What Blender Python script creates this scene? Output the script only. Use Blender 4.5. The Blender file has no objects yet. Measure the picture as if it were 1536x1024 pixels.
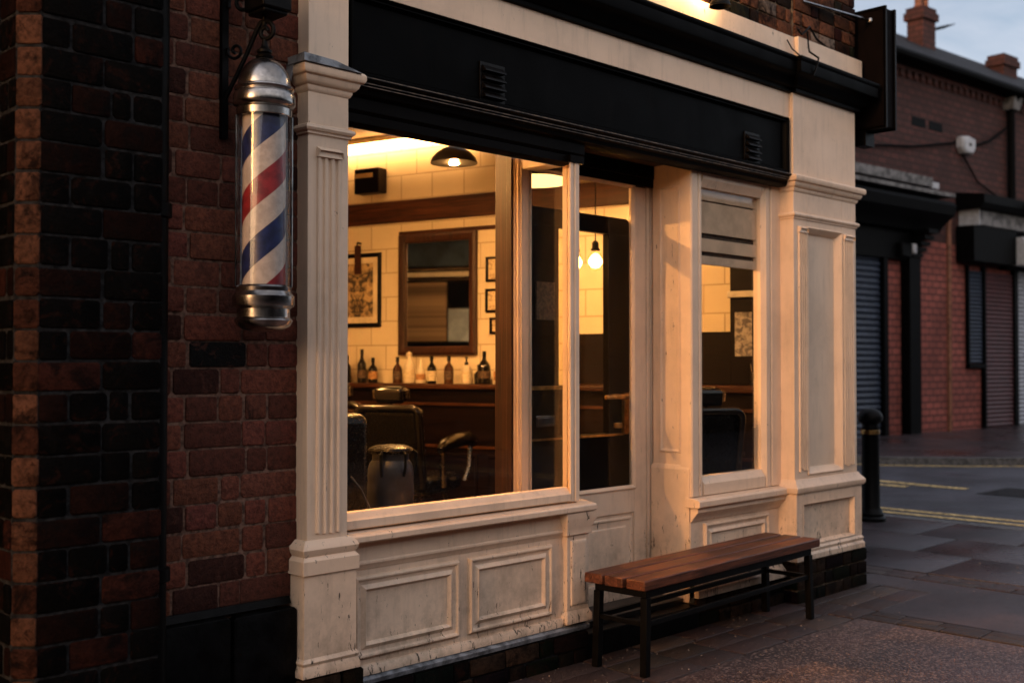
import bpy, bmesh, math, random
from mathutils import Vector
random.seed(7)
R = math.radians
PI = math.pi
S = bpy.context.scene
COL = S.collection
rnd = random.uniform

# ------------------------------------------------------------------ materials
MATS = {}
def new_mat(name):
    m = bpy.data.materials.new(name); m.use_nodes = True
    nt = m.node_tree; nt.nodes.clear()
    out = nt.nodes.new('ShaderNodeOutputMaterial')
    return m, nt, out
def nd(nt, kind, **kw):
    n = nt.nodes.new('ShaderNode' + kind)
    for k, v in kw.items(): setattr(n, k, v)
    return n
def pr(nt, out, base=(.5, .5, .5), rough=.5, metal=0, spec=.5, coat=0):
    p = nd(nt, 'BsdfPrincipled')
    p.inputs['Base Color'].default_value = (*base, 1)
    p.inputs['Roughness'].default_value = rough
    p.inputs['Metallic'].default_value = metal
    p.inputs['Specular IOR Level'].default_value = spec
    p.inputs['Coat Weight'].default_value = coat
    nt.links.new(p.outputs[0], out.inputs[0])
    return p
def coords(nt, scale=(1, 1, 1)):
    t = nd(nt, 'TexCoord'); mp = nd(nt, 'Mapping'); mp.inputs['Scale'].default_value = scale
    nt.links.new(t.outputs['Object'], mp.inputs[0]); return mp.outputs[0]
def noise(nt, vec, scale, detail=5, rough=.6, dist=0):
    n = nd(nt, 'TexNoise'); n.inputs['Scale'].default_value = scale; n.inputs['Detail'].default_value = detail
    n.inputs['Roughness'].default_value = rough; n.inputs['Distortion'].default_value = dist
    if vec is not None: nt.links.new(vec, n.inputs['Vector'])
    return n.outputs['Fac']
def ramp(nt, fac, stops):
    r = nd(nt, 'ValToRGB'); e = r.color_ramp.elements
    while len(e) < len(stops): e.new(.5)
    for el, (p, c) in zip(e, stops):
        el.position = p; el.color = (*c, 1) if len(c) == 3 else c
    nt.links.new(fac, r.inputs[0]); return r.outputs[0]
def mixc(nt, fac, a, b, mode='MIX'):
    n = nd(nt, 'Mix', data_type='RGBA', blend_type=mode)
    for sock, v in ((n.inputs[0], fac), (n.inputs[6], a), (n.inputs[7], b)):
        if hasattr(v, 'is_linked'): nt.links.new(v, sock)
        elif isinstance(v, (int, float)): sock.default_value = v
        else: sock.default_value = (*v, 1)
    return n.outputs[2]
def mth(nt, op, a, b=0.0):
    n = nd(nt, 'Math', operation=op)
    for sock, v in ((n.inputs[0], a), (n.inputs[1], b)):
        if hasattr(v, 'is_linked'): nt.links.new(v, sock)
        else: sock.default_value = v
    return n.outputs[0]
def bump(nt, p, h, strength=.3, dist=.01):
    b = nd(nt, 'Bump'); b.inputs['Strength'].default_value = strength; b.inputs['Distance'].default_value = dist
    nt.links.new(h, b.inputs['Height']); nt.links.new(b.outputs[0], p.inputs['Normal'])

def simple(name, base, rough=.5, metal=0, spec=.5, coat=0, var=.15, nscale=12, bmp=0):
    m, nt, out = new_mat(name)
    p = pr(nt, out, base, rough, metal, spec, coat)
    v = coords(nt); f = noise(nt, v, nscale)
    dark = tuple(c * (1 - 2 * var) for c in base); lite = tuple(min(1, c * (1 + var)) for c in base)
    nt.links.new(ramp(nt, f, [(.40, dark), (.60, lite)]), p.inputs['Base Color'])
    r2 = noise(nt, v, nscale * 2.3)
    rr = nd(nt, 'MapRange'); rr.inputs[3].default_value = max(.02, rough - .08); rr.inputs[4].default_value = min(1, rough + .12)
    nt.links.new(r2, rr.inputs[0]); nt.links.new(rr.outputs[0], p.inputs['Roughness'])
    if bmp: bump(nt, p, noise(nt, v, nscale * 4), bmp, .004)
    MATS[name] = m; return m

def paint(name, base, under, chip=.36, rough=.42, grime=(.10, .075, .05), spec=.45):
    """old gloss paint: brush streaks, grime, a few chips down to the wood"""
    m, nt, out = new_mat(name)
    p = pr(nt, out, base, rough, 0, spec)
    v = coords(nt)
    vs = coords(nt, (9, 9, 1.2))
    big = noise(nt, v, 2.2, 6, .65)
    c = ramp(nt, big, [(.36, tuple(x * .87 for x in base)), (.5, base), (.64, tuple(min(1, x * 1.06) for x in base))])
    streak = noise(nt, vs, 2.5, 7, .7)
    c = mixc(nt, ramp(nt, streak, [(.52, (0, 0, 0)), (.72, (.20, .20, .20))]), c, grime)
    # grime gathers towards the pavement, as splash dirt does
    sep = nd(nt, 'SeparateXYZ'); t = nd(nt, 'TexCoord'); nt.links.new(t.outputs['Object'], sep.inputs[0])
    low = nd(nt, 'MapRange'); low.inputs[1].default_value = .75; low.inputs[2].default_value = .15
    nt.links.new(sep.outputs['Z'], low.inputs[0])
    spl = mth(nt, 'MULTIPLY', low.outputs[0], ramp(nt, noise(nt, v, 7, 8, .72), [(.44, (0, 0, 0)), (.66, (.62, .62, .62))]))
    c = mixc(nt, spl, c, grime)
    cracks = noise(nt, coords(nt, (14, 14, 3)), 3.3, 9, .72, .6)
    lowm = mth(nt, 'ADD', mth(nt, 'MULTIPLY', low.outputs[0], .07), 0)
    ch = mth(nt, 'ADD', cracks, lowm)
    cm = ramp(nt, ch, [(1 - chip, (0, 0, 0)), (1 - chip + .012, (1, 1, 1))])
    c = mixc(nt, cm, c, under)
    nt.links.new(c, p.inputs['Base Color'])
    h = mth(nt, 'ADD', mth(nt, 'MULTIPLY', streak, .35), mth(nt, 'MULTIPLY', cm, -1.0))
    h = mth(nt, 'ADD', h, mth(nt, 'MULTIPLY', noise(nt, v, 60, 3), .15))
    bump(nt, p, h, .35, .003)
    rr = nd(nt, 'MapRange'); rr.inputs[3].default_value = rough - .1; rr.inputs[4].default_value = rough + .25
    nt.links.new(noise(nt, v, 5, 5), rr.inputs[0]); nt.links.new(rr.outputs[0], p.inputs['Roughness'])
    MATS[name] = m

def brickmesh(name, soot=.5, worn=(.03, .012, .008), r0=.5, r1=.95, spec=.12):
    m, nt, out = new_mat(name)
    p = pr(nt, out, (.1, .05, .04), .75, 0, spec)
    v = coords(nt)
    a = nd(nt, 'Attribute', attribute_name='tint')
    n1 = noise(nt, v, 42, 9, .74); n2 = noise(nt, v, 9, 6, .7, .8)
    c = mixc(nt, 1.0, a.outputs['Color'], ramp(nt, n1, [(.38, (.55, .53, .53)), (.5, (1, 1, 1)), (.63, (1.4, 1.32, 1.26))]), 'MULTIPLY')
    c = mixc(nt, ramp(nt, n2, [(soot, (0, 0, 0)), (soot + .12, (.85, .85, .85))]), c, (.004, .0035, .0035))
    n3 = noise(nt, v, 13, 9, .75, 1.5)
    c = mixc(nt, ramp(nt, n3, [(.54, (0, 0, 0)), (.62, (.75, .75, .75))]), c, worn)
    nt.links.new(c, p.inputs['Base Color'])
    h = mth(nt, 'ADD', mth(nt, 'MULTIPLY', n1, .8), mth(nt, 'MULTIPLY', noise(nt, v, 110, 5, .7), .5))
    bump(nt, p, h, 1.0, .016)
    rr = nd(nt, 'MapRange'); rr.inputs[3].default_value = r0; rr.inputs[4].default_value = r1
    nt.links.new(n1, rr.inputs[0]); nt.links.new(rr.outputs[0], p.inputs['Roughness'])
    MATS[name] = m

def bricktex(name, c1, c2, mortar, bw=.225, bh=.075, ms=.011, axes='xz', scale=1.0):
    m, nt, out = new_mat(name)
    p = pr(nt, out, c1, .85, 0, .3)
    t = nd(nt, 'TexCoord'); sep = nd(nt, 'SeparateXYZ'); nt.links.new(t.outputs['Object'], sep.inputs[0])
    cb = nd(nt, 'CombineXYZ')
    s = mth(nt, 'ADD', sep.outputs['X'], sep.outputs['Y'])
    nt.links.new(s, cb.inputs[0]); nt.links.new(sep.outputs['Z'], cb.inputs[1])
    b = nd(nt, 'TexBrick'); nt.links.new(cb.outputs[0], b.inputs['Vector'])
    b.inputs['Color1'].default_value = (*c1, 1); b.inputs['Color2'].default_value = (*c2, 1); b.inputs['Mortar'].default_value = (*mortar, 1)
    b.inputs['Scale'].default_value = scale; b.inputs['Brick Width'].default_value = bw; b.inputs['Row Height'].default_value = bh
    b.inputs['Mortar Size'].default_value = ms; b.inputs['Bias'].default_value = -.1
    v = t.outputs['Object']
    soot = noise(nt, v, .9, 7, .65)
    c = mixc(nt, ramp(nt, soot, [(.4, (0, 0, 0)), (.7, (.8, .8, .8))]), b.outputs['Color'], tuple(x * .25 for x in c1))
    fine = noise(nt, v, 30, 4)
    c = mixc(nt, .6, c, ramp(nt, fine, [(.3, (.5, .5, .5)), (.7, (1.3, 1.3, 1.3))]), 'MULTIPLY')
    nt.links.new(c, p.inputs['Base Color'])
    bump(nt, p, mth(nt, 'ADD', mth(nt, 'MULTIPLY', b.outputs['Fac'], -1), mth(nt, 'MULTIPLY', fine, .5)), .6, .01)
    MATS[name] = m

def woodmat(name, c1, c2, rough=.45, axis='x', spec=.3, gs=1.0):
    m, nt, out = new_mat(name)
    p = pr(nt, out, c1, rough, 0, spec)
    sc = {'x': (1.2, 22, 22), 'z': (22, 22, 1.2), 'y': (22, 1.2, 22)}[axis]
    v = coords(nt, tuple(q * gs for q in sc))
    g = noise(nt, v, 1.6, 8, .65, 1.2)
    c = ramp(nt, g, [(.36, tuple(x * .7 for x in c1)), (.5, tuple((a + b) / 2 for a, b in zip(c1, c2))), (.60, c2), (.68, tuple(x * 1.5 for x in c2))])
    w = noise(nt, coords(nt), 3, 6, .7)
    c = mixc(nt, ramp(nt, w, [(.5, (0, 0, 0)), (.75, (.6, .6, .6))]), c, tuple(x * .35 for x in c1))
    nt.links.new(c, p.inputs['Base Color'])
    bump(nt, p, g, .35, .004)
    rr = nd(nt, 'MapRange'); rr.inputs[3].default_value = max(.05, rough - .12); rr.inputs[4].default_value = rough + .2
    nt.links.new(g, rr.inputs[0]); nt.links.new(rr.outputs[0], p.inputs['Roughness'])
    MATS[name] = m

def glassmat(name, tint=(.96, .97, .96), dust=.005, ior=1.45):
    m, nt, out = new_mat(name)
    tr = nd(nt, 'BsdfTransparent'); tr.inputs[0].default_value = (*tint, 1)
    gl = nd(nt, 'BsdfGlossy'); gl.inputs['Roughness'].default_value = .015
    lw_ = nd(nt, 'LayerWeight'); lw_.inputs[0].default_value = .5
    f0 = ((ior - 1) / (ior + 1)) ** 2
    fr = mth(nt, 'ADD', mth(nt, 'MULTIPLY', mth(nt, 'POWER', lw_.outputs['Facing'], 5.0), 1 - f0), f0)
    mx = nd(nt, 'MixShader')
    nt.links.new(fr, mx.inputs[0]); nt.links.new(tr.outputs[0], mx.inputs[1]); nt.links.new(gl.outputs[0], mx.inputs[2])
    df = nd(nt, 'BsdfDiffuse'); df.inputs[0].default_value = (.5, .47, .42, 1)
    v = coords(nt)
    sp = ramp(nt, noise(nt, v, 190, 2), [(.62, (0, 0, 0)), (.68, (1, 1, 1))])
    sm = noise(nt, v, 3, 5)
    f = mth(nt, 'MULTIPLY', sp, mth(nt, 'MULTIPLY', sm, dust * 14))
    mx2 = nd(nt, 'MixShader'); nt.links.new(f, mx2.inputs[0]); nt.links.new(mx.outputs[0], mx2.inputs[1]); nt.links.new(df.outputs[0], mx2.inputs[2])
    nt.links.new(mx2.outputs[0], out.inputs[0])
    MATS[name] = m

def emit(name, color, strength):
    m, nt, out = new_mat(name)
    e = nd(nt, 'Emission'); e.inputs[0].default_value = (*color, 1); e.inputs[1].default_value = strength
    nt.links.new(e.outputs[0], out.inputs[0]); MATS[name] = m

CREAM = (.74, .565, .42)
paint('cream', CREAM, (.07, .045, .03), chip=.335)
paint('cream_worn', (.72, .55, .41), (.06, .042, .03), chip=.362)
paint('black_gloss', (.0010, .0009, .0009), (.02, .014, .010), chip=.28, rough=.42, grime=(.008, .005, .004), spec=.035)
paint('dark_stain', (.002, .0011, .0008), (.012, .006, .003), chip=.25, rough=.42, grime=(.001, .0008, .0008), spec=.05)
brickmesh('brick', .5, (.018, .007, .005), spec=.03); brickmesh('brick_red', .60, (.09, .034, .023)); brickmesh('sett', .62, (.05, .032, .024), .22, .6, .4)
simple('mortar_dark', (.021, .021, .022), .95, spec=.1, var=.3, nscale=40, bmp=.7)
simple('mortar_red', (.15, .086, .062), .95, spec=.2, var=.3, nscale=40, bmp=.7)
simple('mortar_pale', (.13, .095, .065), .95, spec=.2, var=.3, nscale=40, bmp=.7)
bricktex('brick_plain', (.10, .028, .018), (.055, .018, .013), (.05, .035, .028))
bricktex('brick_far', (.36, .10, .075), (.26, .075, .058), (.085, .032, .027), bw=.30, bh=.135, ms=.018)
bricktex('brick_far_soot', (.10, .036, .030), (.06, .025, .022), (.035, .018, .016), bw=.30, bh=.135, ms=.018)
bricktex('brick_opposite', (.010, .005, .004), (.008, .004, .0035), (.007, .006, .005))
simple('black_stone', (.002, .002, .0022), .4, spec=.08, var=.4, nscale=14, bmp=.4)
simple('lead', (.22, .24, .27), .5, metal=.3, var=.3, nscale=20, bmp=.4)
simple('vent_black', (.003, .0022, .002), .38, spec=.15, var=.3, nscale=30)
simple('worn_brown', (.11, .075, .05), .5, var=.4, nscale=25)
simple('sign_black', (.003, .0016, .0016), .7, spec=.05, var=.2)
simple('iron', (.002, .0018, .0018), .45, spec=.1, var=.3, nscale=30, bmp=.25)
simple('steel', (.36, .34, .325), .2, metal=1, var=.25, nscale=9)
simple('brass', (.50, .30, .11), .3, metal=1, var=.2, nscale=25)
simple('chrome_warm', (.30, .24, .17), .24, metal=1, var=.15, nscale=15)
woodmat('bench_wood', (.055, .017, .008), (.15, .049, .023), .40, 'x')
woodmat('mahogany', (.026, .008, .003), (.065, .021, .007), .42, 'x', .2)
woodmat('mahogany_v', (.020, .006, .003), (.045, .014, .006), .42, 'z')
woodmat('dark_wood', (.0022, .0007, .0004), (.006, .0018, .0009), .38, 'x', .12)
glassmat('glass')
glassmat('glass_clear', (.97, .97, .96), .003, 1.12)
glassmat('glass_tube', (.93, .94, .95), .006, 1.5)
glassmat('glass_bulb', (.98, .95, .88), 0.0, 1.3)
simple('stripe_cream', (.50, .42, .36), .35, var=.08, nscale=30)
simple('stripe_blue', (.012, .020, .085), .35, var=.2, nscale=30)
simple('stripe_red', (.24, .018, .022), .35, var=.15, nscale=30)
simple('leather_black', (.002, .0016, .0014), .24, spec=.2, var=.3, nscale=40, bmp=.3)
simple('leather_gloss', (.004, .0026, .0016), .18, spec=.5, var=.2)
simple('leather_brown', (.04, .010, .005), .36, spec=.5, var=.25, nscale=40, bmp=.3)
simple('drum_blue', (.012, .016, .028), .45, metal=.2, var=.35, nscale=9, bmp=.2)
simple('bottle_dark', (.004, .003, .002), .08, spec=.6, var=.1)
simple('bottle_amber', (.05, .018, .006), .10, spec=.6, var=.1)
simple('bottle_white', (.55, .47, .36), .3, var=.06)
simple('label_cream', (.60, .50, .34), .7, var=.1, nscale=60)
simple('label_tan', (.36, .18, .07), .7, var=.2, nscale=60)
simple('label_dark', (.08, .045, .025), .7, var=.3, nscale=60)
simple('ceiling_paint', (.42, .30, .18), .9, var=.1, nscale=4)
simple('floor_dark', (.025, .020, .017), .45, var=.3, nscale=6)
simple('wall_plaster', (.42, .33, .22), .9, var=.1, nscale=4)
simple('soffit_brown', (.075, .042, .024), .5, var=.3, nscale=6, bmp=.2)
simple('shade_enamel', (.016, .014, .012), .3, var=.2)
simple('shade_inner', (.72, .62, .45), .4, var=.05)
simple('blind_cloth', (.74, .50, .34), .85, var=.07, nscale=8)
simple('paper', (.66, .56, .40), .8, var=.08, nscale=8)
simple('slate', (.016, .016, .019), .7, spec=.12, var=.35, nscale=5, bmp=.4)
simple('shutter_blue', (.022, .032, .055), .5, var=.2)
simple('shutter_maroon', (.075, .024, .026), .5, var=.2)
simple('shutter_grey', (.36, .38, .42), .5, var=.1)
simple('black_far', (.0016, .0016, .0018), .6, spec=.06, var=.2)
simple('grey_ledge', (.14, .135, .135), .8, var=.3, nscale=6)
simple('white_plastic', (.40, .41, .44), .5, var=.08)
simple('terracotta', (.22, .09, .05), .8, var=.2)
simple('slateblue', (.025, .05, .10), .7, var=.3, nscale=3)
simple('paleblue', (.30, .40, .60), .7, var=.15, nscale=5)
simple('slatewall', (.05, .075, .11), .7, var=.3, nscale=3)
simple('rail_white', (.70, .66, .60), .6, var=.08)
simple('yellow_paint', (.62, .43, .17), .75, var=.35, nscale=22)
simple('grit_pale', (.22, .17, .14), .8, var=.3)
simple('kerb_stone', (.10, .095, .095), .7, var=.3, nscale=18, bmp=.4)
simple('iron_cover', (.03, .028, .03), .5, metal=.5, var=.3, nscale=30, bmp=.5)
simple('window_dark', (.012, .013, .016), .1, var=.1)
emit('lamp_hot', (1.0, .47, .14), 5000)
emit('wall_lamp_hot', (1.0, .60, .26), 210)
emit('bulb_hot', (1.0, .47, .14), 26)
emit('strip_hot', (1.0, .50, .17), 13)
emit('disc_hot', (1.0, .50, .16), 2.2)
emit('added_lamp_globe', (1.0, .42, .10), 120)

def artmat(name, ink, paper, scale, lo, hi, mirror=True):
    m, nt, out = new_mat(name)
    p = pr(nt, out, paper, .6)
    t = nd(nt, 'TexCoord'); sep = nd(nt, 'SeparateXYZ'); nt.links.new(t.outputs['Object'], sep.inputs[0])
    cb = nd(nt, 'CombineXYZ')
    nt.links.new(mth(nt, 'ABSOLUTE', sep.outputs['X']) if mirror else sep.outputs['X'], cb.inputs[0]); nt.links.new(sep.outputs['Z'], cb.inputs[2])
    f = noise(nt, cb.outputs[0], scale, 5, .6, .9)
    nt.links.new(ramp(nt, f, [(lo, ink), ((lo + hi) / 2, tuple((a + b) / 2 for a, b in zip(ink, paper))), (hi, paper)]), p.inputs['Base Color'])
    MATS[name] = m
artmat('art_ornate', (.035, .024, .014), (.46, .33, .18), 14, .42, .60)
artmat('art_sketch', (.20, .13, .07), (.62, .50, .32), 26, .36, .5)
artmat('art_poster', (.05, .035, .03), (.34, .25, .18), 9, .36, .62, False)
artmat('art_blue', (.10, .09, .10), (.42, .38, .36), 22, .40, .58, False)

def tilemat():
    m, nt, out = new_mat('tile')
    p = pr(nt, out, (.7, .6, .45), .3, 0, .5)
    t = nd(nt, 'TexCoord'); sep = nd(nt, 'SeparateXYZ'); nt.links.new(t.outputs['Object'], sep.inputs[0])
    cb = nd(nt, 'CombineXYZ'); nt.links.new(sep.outputs['X'], cb.inputs[0]); nt.links.new(sep.outputs['Z'], cb.inputs[1])
    b = nd(nt, 'TexBrick'); nt.links.new(cb.outputs[0], b.inputs['Vector'])
    b.inputs['Color1'].default_value = (.70, .60, .44, 1); b.inputs['Color2'].default_value = (.66, .56, .41, 1); b.inputs['Mortar'].default_value = (.42, .33, .22, 1)
    b.inputs['Scale'].default_value = 1; b.inputs['Brick Width'].default_value = .31; b.inputs['Row Height'].default_value = .2
    b.inputs['Mortar Size'].default_value = .006; b.inputs['Mortar Smooth'].default_value = .3
    f = noise(nt, t.outputs['Object'], 2, 4)
    c = mixc(nt, .5, b.outputs['Color'], ramp(nt, f, [(.3, (.8, .78, .74)), (.7, (1.1, 1.1, 1.1))]), 'MULTIPLY')
    nt.links.new(c, p.inputs['Base Color'])
    bump(nt, p, mth(nt, 'MULTIPLY', b.outputs['Fac'], -1), .4, .004)
    MATS['tile'] = m
tilemat()

def groundmat(name, base, agg, aggscale, aggmix, rough, wet=.5, bmp=.5):
    m, nt, out = new_mat(name)
    p = pr(nt, out, base, rough, 0, .5)
    v = coords(nt)
    vo = nd(nt, 'TexVoronoi'); vo.inputs['Scale'].default_value = aggscale; nt.links.new(v, vo.inputs['Vector'])
    big = noise(nt, v, 1.1, 7, .65)
    c = ramp(nt, big, [(.38, tuple(x * .55 for x in base)), (.5, base), (.62, tuple(x * 1.4 for x in base))])
    wn = nd(nt, 'TexWhiteNoise'); nt.links.new(vo.outputs['Position'], wn.inputs['Vector'])
    c = mixc(nt, mth(nt, 'MULTIPLY', ramp(nt, wn.outputs['Value'], [(.62, (0, 0, 0)), (.95, (1, 1, 1))]), aggmix), c, agg)
    c = mixc(nt, mth(nt, 'MULTIPLY', ramp(nt, wn.outputs['Value'], [(.0, (1, 1, 1)), (.3, (0, 0, 0))]), aggmix), c, tuple(x * .3 for x in base))
    grit = ramp(nt, noise(nt, v, 48, 3, .6), [(.645, (0, 0, 0)), (.665, (1, 1, 1))])  # pale grit specks; glints on the ground are put into this colour too
    c = mixc(nt, mth(nt, 'MULTIPLY', grit, .35), c, (.20, .16, .13))
    nt.links.new(c, p.inputs['Base Color'])
    w = ramp(nt, noise(nt, v, .8, 6, .6), [(.4, (rough, rough, rough)), (.62, (rough * wet, rough * wet, rough * wet))])
    nt.links.new(w, p.inputs['Roughness'])
    h = mth(nt, 'ADD', mth(nt, 'MULTIPLY', vo.outputs['Distance'], -1.0), mth(nt, 'MULTIPLY', noise(nt, v, 18, 6), .8))
    bump(nt, p, h, bmp, .006)
    MATS[name] = m
groundmat('tarmac_pink', (.054, .029, .027), (.24, .16, .135), 95, .75, .6, .6)
groundmat('tarmac_patch', (.045, .027, .027), (.11, .08, .075), 140, .4, .5, .55, .4)
groundmat('road_asphalt', (.045, .044, .056), (.08, .08, .09), 90, .5, .62, .7, .4)
groundmat('slab', (.040, .030, .034), (.06, .05, .05), 120, .3, .42, .5, .3)
groundmat('joint_grit', (.008, .006, .006), (.05, .04, .035), 90, .4, .7, .6)
groundmat('base_ground', (.07, .062, .06), (.12, .1, .1), 60, .3, .7, .7)

# ------------------------------------------------------------------ mesh helper
class B:
    def __init__(s): s.v = []; s.f = []; s.mi = []; s.c = []; s.cur = (1, 1, 1)
    def add(s, vs, fs, m=0):
        o = len(s.v); s.v += [tuple(p) for p in vs]; s.c += [s.cur] * len(vs)
        for f in fs: s.f.append(tuple(o + i for i in f)); s.mi.append(m)
        return s
    def box(s, x0, x1, y0, y1, z0, z1, m=0):
        return s.add([(x0, y0, z0), (x1, y0, z0), (x1, y1, z0), (x0, y1, z0), (x0, y0, z1), (x1, y0, z1), (x1, y1, z1), (x0, y1, z1)],
              [(0, 3, 2, 1), (4, 5, 6, 7), (0, 1, 5, 4), (1, 2, 6, 5), (2, 3, 7, 6), (3, 0, 4, 7)], m)
    def loft(s, rings, m=0, cap0=True, cap1=True, closed=True):
        n = len(rings[0]); vs = [p for r in rings for p in r]; fs = []
        for k in range(len(rings) - 1):
            for i in range(n if closed else n - 1):
                j = (i + 1) % n
                fs.append((k * n + i, k * n + j, (k + 1) * n + j, (k + 1) * n + i))
        if cap0: fs.append(tuple(range(n))[::-1])
        if cap1: fs.append(tuple((len(rings) - 1) * n + i for i in range(n)))
        return s.add(vs, fs, m)
    def wrap(s, x0, x1, yf, yb, prof, m=0):
        return s.loft([[(x0 - o, yb, z), (x0 - o, yf - o, z), (x1 + o, yf - o, z), (x1 + o, yb, z)] for o, z in prof], m)
    def extx(s, x0, x1, prof, m=0):
        return s.loft([[(x0, y, z) for y, z in prof], [(x1, y, z) for y, z in prof]], m)
    def rects(s, fm, u0, u1, z0, z1, prof, m=0, cap=True):
        """moulded panel: prof = [(inset, proud)], fm maps (u, z, out)"""
        rings = [[fm(u0 + i, z0 + i, o), fm(u1 - i, z0 + i, o), fm(u1 - i, z1 - i, o), fm(u0 + i, z1 - i, o)] for i, o in prof]
        return s.loft(rings, m, False, cap)
    def lathe(s, c, prof, n=32, m=0):
        cx, cy, cz = c
        rings = [[(cx + r * math.cos(2 * PI * i / n), cy + r * math.sin(2 * PI * i / n), cz + z) for i in range(n)] for r, z in prof]
        return s.loft(rings, m)
    def tube(s, pts, r, n=8, m=0):
        pts = [Vector(p) for p in pts]; rings = []; up = None
        for i, p in enumerate(pts):
            d = (pts[min(i + 1, len(pts) - 1)] - pts[max(i - 1, 0)]).normalized()
            if up is None:
                up = Vector((0, 0, 1)) if abs(d.z) < .9 else Vector((1, 0, 0))
            a = d.cross(up).normalized(); b = a.cross(d).normalized(); up = b
            rr = r[i] if isinstance(r, (list, tuple)) else r
            rings.append([tuple(p + (a * math.cos(2 * PI * k / n) + b * math.sin(2 * PI * k / n)) * rr) for k in range(n)])
        return s.loft(rings, m)
    def brick(s, fm, u0, u1, z0, z1, depth, tint, r=.007):
        s.cur = tint
        j = lambda a: rnd(-a, a)
        u0 += j(.003); u1 += j(.003); z0 += j(.0025); z1 += j(.0025); o = j(.0022)
        def ring(i, out):
            a0, a1, b0, b1 = u0 + i, u1 - i, z0 + i, z1 - i
            q = [(a0 + r, b0), (a1 - r, b0), (a1, b0 + r), (a1, b1 - r), (a1 - r, b1), (a0 + r, b1), (a0, b1 - r), (a0, b0 + r)]
            return [fm(a, b, out) for a, b in q]
        rings = [ring(0, -depth), ring(0, -.0045 + o), ring(.0015, -.0012 + o), ring(.0035, o)]
        s.loft(rings, 0, False, True); s.cur = (1, 1, 1); return s
    def build(s, name, mats, parent=None, bevel=0, seg=2, smooth=True, ang=32):
        if isinstance(mats, str): mats = [mats]
        me = bpy.data.meshes.new(name); me.from_pydata(s.v, [], s.f)
        for m in mats: me.materials.append(MATS[m])
        me.polygons.foreach_set('material_index', s.mi)
        if any(c != (1, 1, 1) for c in s.c):
            at = me.color_attributes.new('tint', 'FLOAT_COLOR', 'POINT')
            at.data.foreach_set('color', [q for c in s.c for q in (*c, 1)])
        bm = bmesh.new(); bm.from_mesh(me); bmesh.ops.recalc_face_normals(bm, faces=bm.faces); bm.to_mesh(me); bm.free()
        if smooth:
            me.polygons.foreach_set('use_smooth', [True] * len(me.polygons)); me.set_sharp_from_angle(angle=R(ang))
        me.update()
        o = bpy.data.objects.new(name, me); COL.objects.link(o)
        if parent is not None: o.parent = parent
        if bevel:
            b = o.modifiers.new('bevel', 'BEVEL'); b.width = bevel; b.segments = seg; b.limit_method = 'ANGLE'; b.angle_limit = R(40)
            if smooth and seg > 2: b.harden_normals = False
        return o

FY = lambda Y: (lambda u, z, o: (u, Y - o, z))      # wall facing the street
FX = lambda X: (lambda u, z, o: (X - o, u, z))      # wall facing left along the street
def thing(name, label, cat, loc=(0, 0, 0), rz=0, group=None):
    o = bpy.data.objects.new(name, None); COL.objects.link(o); o.empty_display_size = .1
    o.location = loc; o.rotation_euler = (0, 0, rz); o['label'] = label; o['category'] = cat
    if group: o['group'] = group
    return o
def struct(o, kind='structure'): o['kind'] = kind; return o
def copy_thing(root, loc, rz, label):
    r = root.copy(); COL.objects.link(r); r.location = loc; r.rotation_euler = (0, 0, rz); r['label'] = label
    for ch in root.children:
        c = ch.copy(); COL.objects.link(c); c.parent = r
        for g in ch.children:
            d = g.copy(); COL.objects.link(d); d.parent = c
    return r

# brick tints
def tint_wall():
    k = random.random()
    if k < .08: return (.040, .014, .010)
    if k < .25: return (.09, .03, .02)
    b = rnd(.12, .175); return (b, b * rnd(.30, .36), b * rnd(.19, .23))
def tint_soot():
    k = random.random()
    if k < .70: return (rnd(.0012, .0028),) * 3
    if k < .88: b = rnd(.007, .013); return (b, b * .40, b * .3)
    b = rnd(.024, .042); return (b, b * .33, b * .24)
def tint_corner():
    if random.random() < .75: b = rnd(.07, .13); return (b, b * .46, b * .28)
    return (.05, .02, .013)
def tint_upper():
    k = random.random()
    if k < .45: return (rnd(.012, .03), rnd(.009, .015), .008)
    if k < .86: b = rnd(.08, .17); return (b, b * .42, b * .24)
    b = rnd(.16, .24); return (b, b * .75, b * .6)
def tint_plinth():
    if random.random() < .6: return (rnd(.004, .010), rnd(.0035, .008), rnd(.003, .006))
    b = rnd(.015, .04); return (b, b * .62, b * .42)
def courses(bb, fm, u0, u1, z0, z1, pitch, tint, lens, j=.009, depth=.02, special=None):
    row = 0; z = z0
    while z < z1 - .02:
        zt = min(z + pitch - j, z1); u = u0; k = 0
        seq = lens[row % len(lens)]
        while u < u1 - .012:
            L = seq[k % len(seq)]
            if u + L > u1 - .05: L = u1 - u
            t = tint(); r = rnd(.004, .010)
            if special:
                q = special(row, k)
                if q: t = q
            bb.brick(fm, u, u + L - (j if u + L < u1 - .001 else 0), z, zt, depth, t, r)
            u += L; k += 1
        z += pitch; row += 1

# ================================================================== GROUND
def sheet(name, pts, z, m, h=0.0):
    b = B()
    if h: b.loft([[(x, y, z - h) for x, y in pts], [(x, y, z) for x, y in pts]])
    else: b.add([(x, y, z) for x, y in pts], [tuple(range(len(pts)))])
    return struct(b.build(name, m, smooth=False))
RZ = -.02                                            # road level
sheet('ground', [(-250, -250), (250, -250), (250, 250), (-250, 250)], RZ - .012, 'base_ground')
KX = 10.16
sheet('road', [(KX - .02, -90), (80, -90), (80, 90), (KX - .02, 90)], RZ, 'road_asphalt')
sheet('street', [(-90, -5.2), (KX - .02, -5.2), (KX - .02, -3.2), (-90, -3.2)], RZ, 'road_asphalt')
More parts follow.
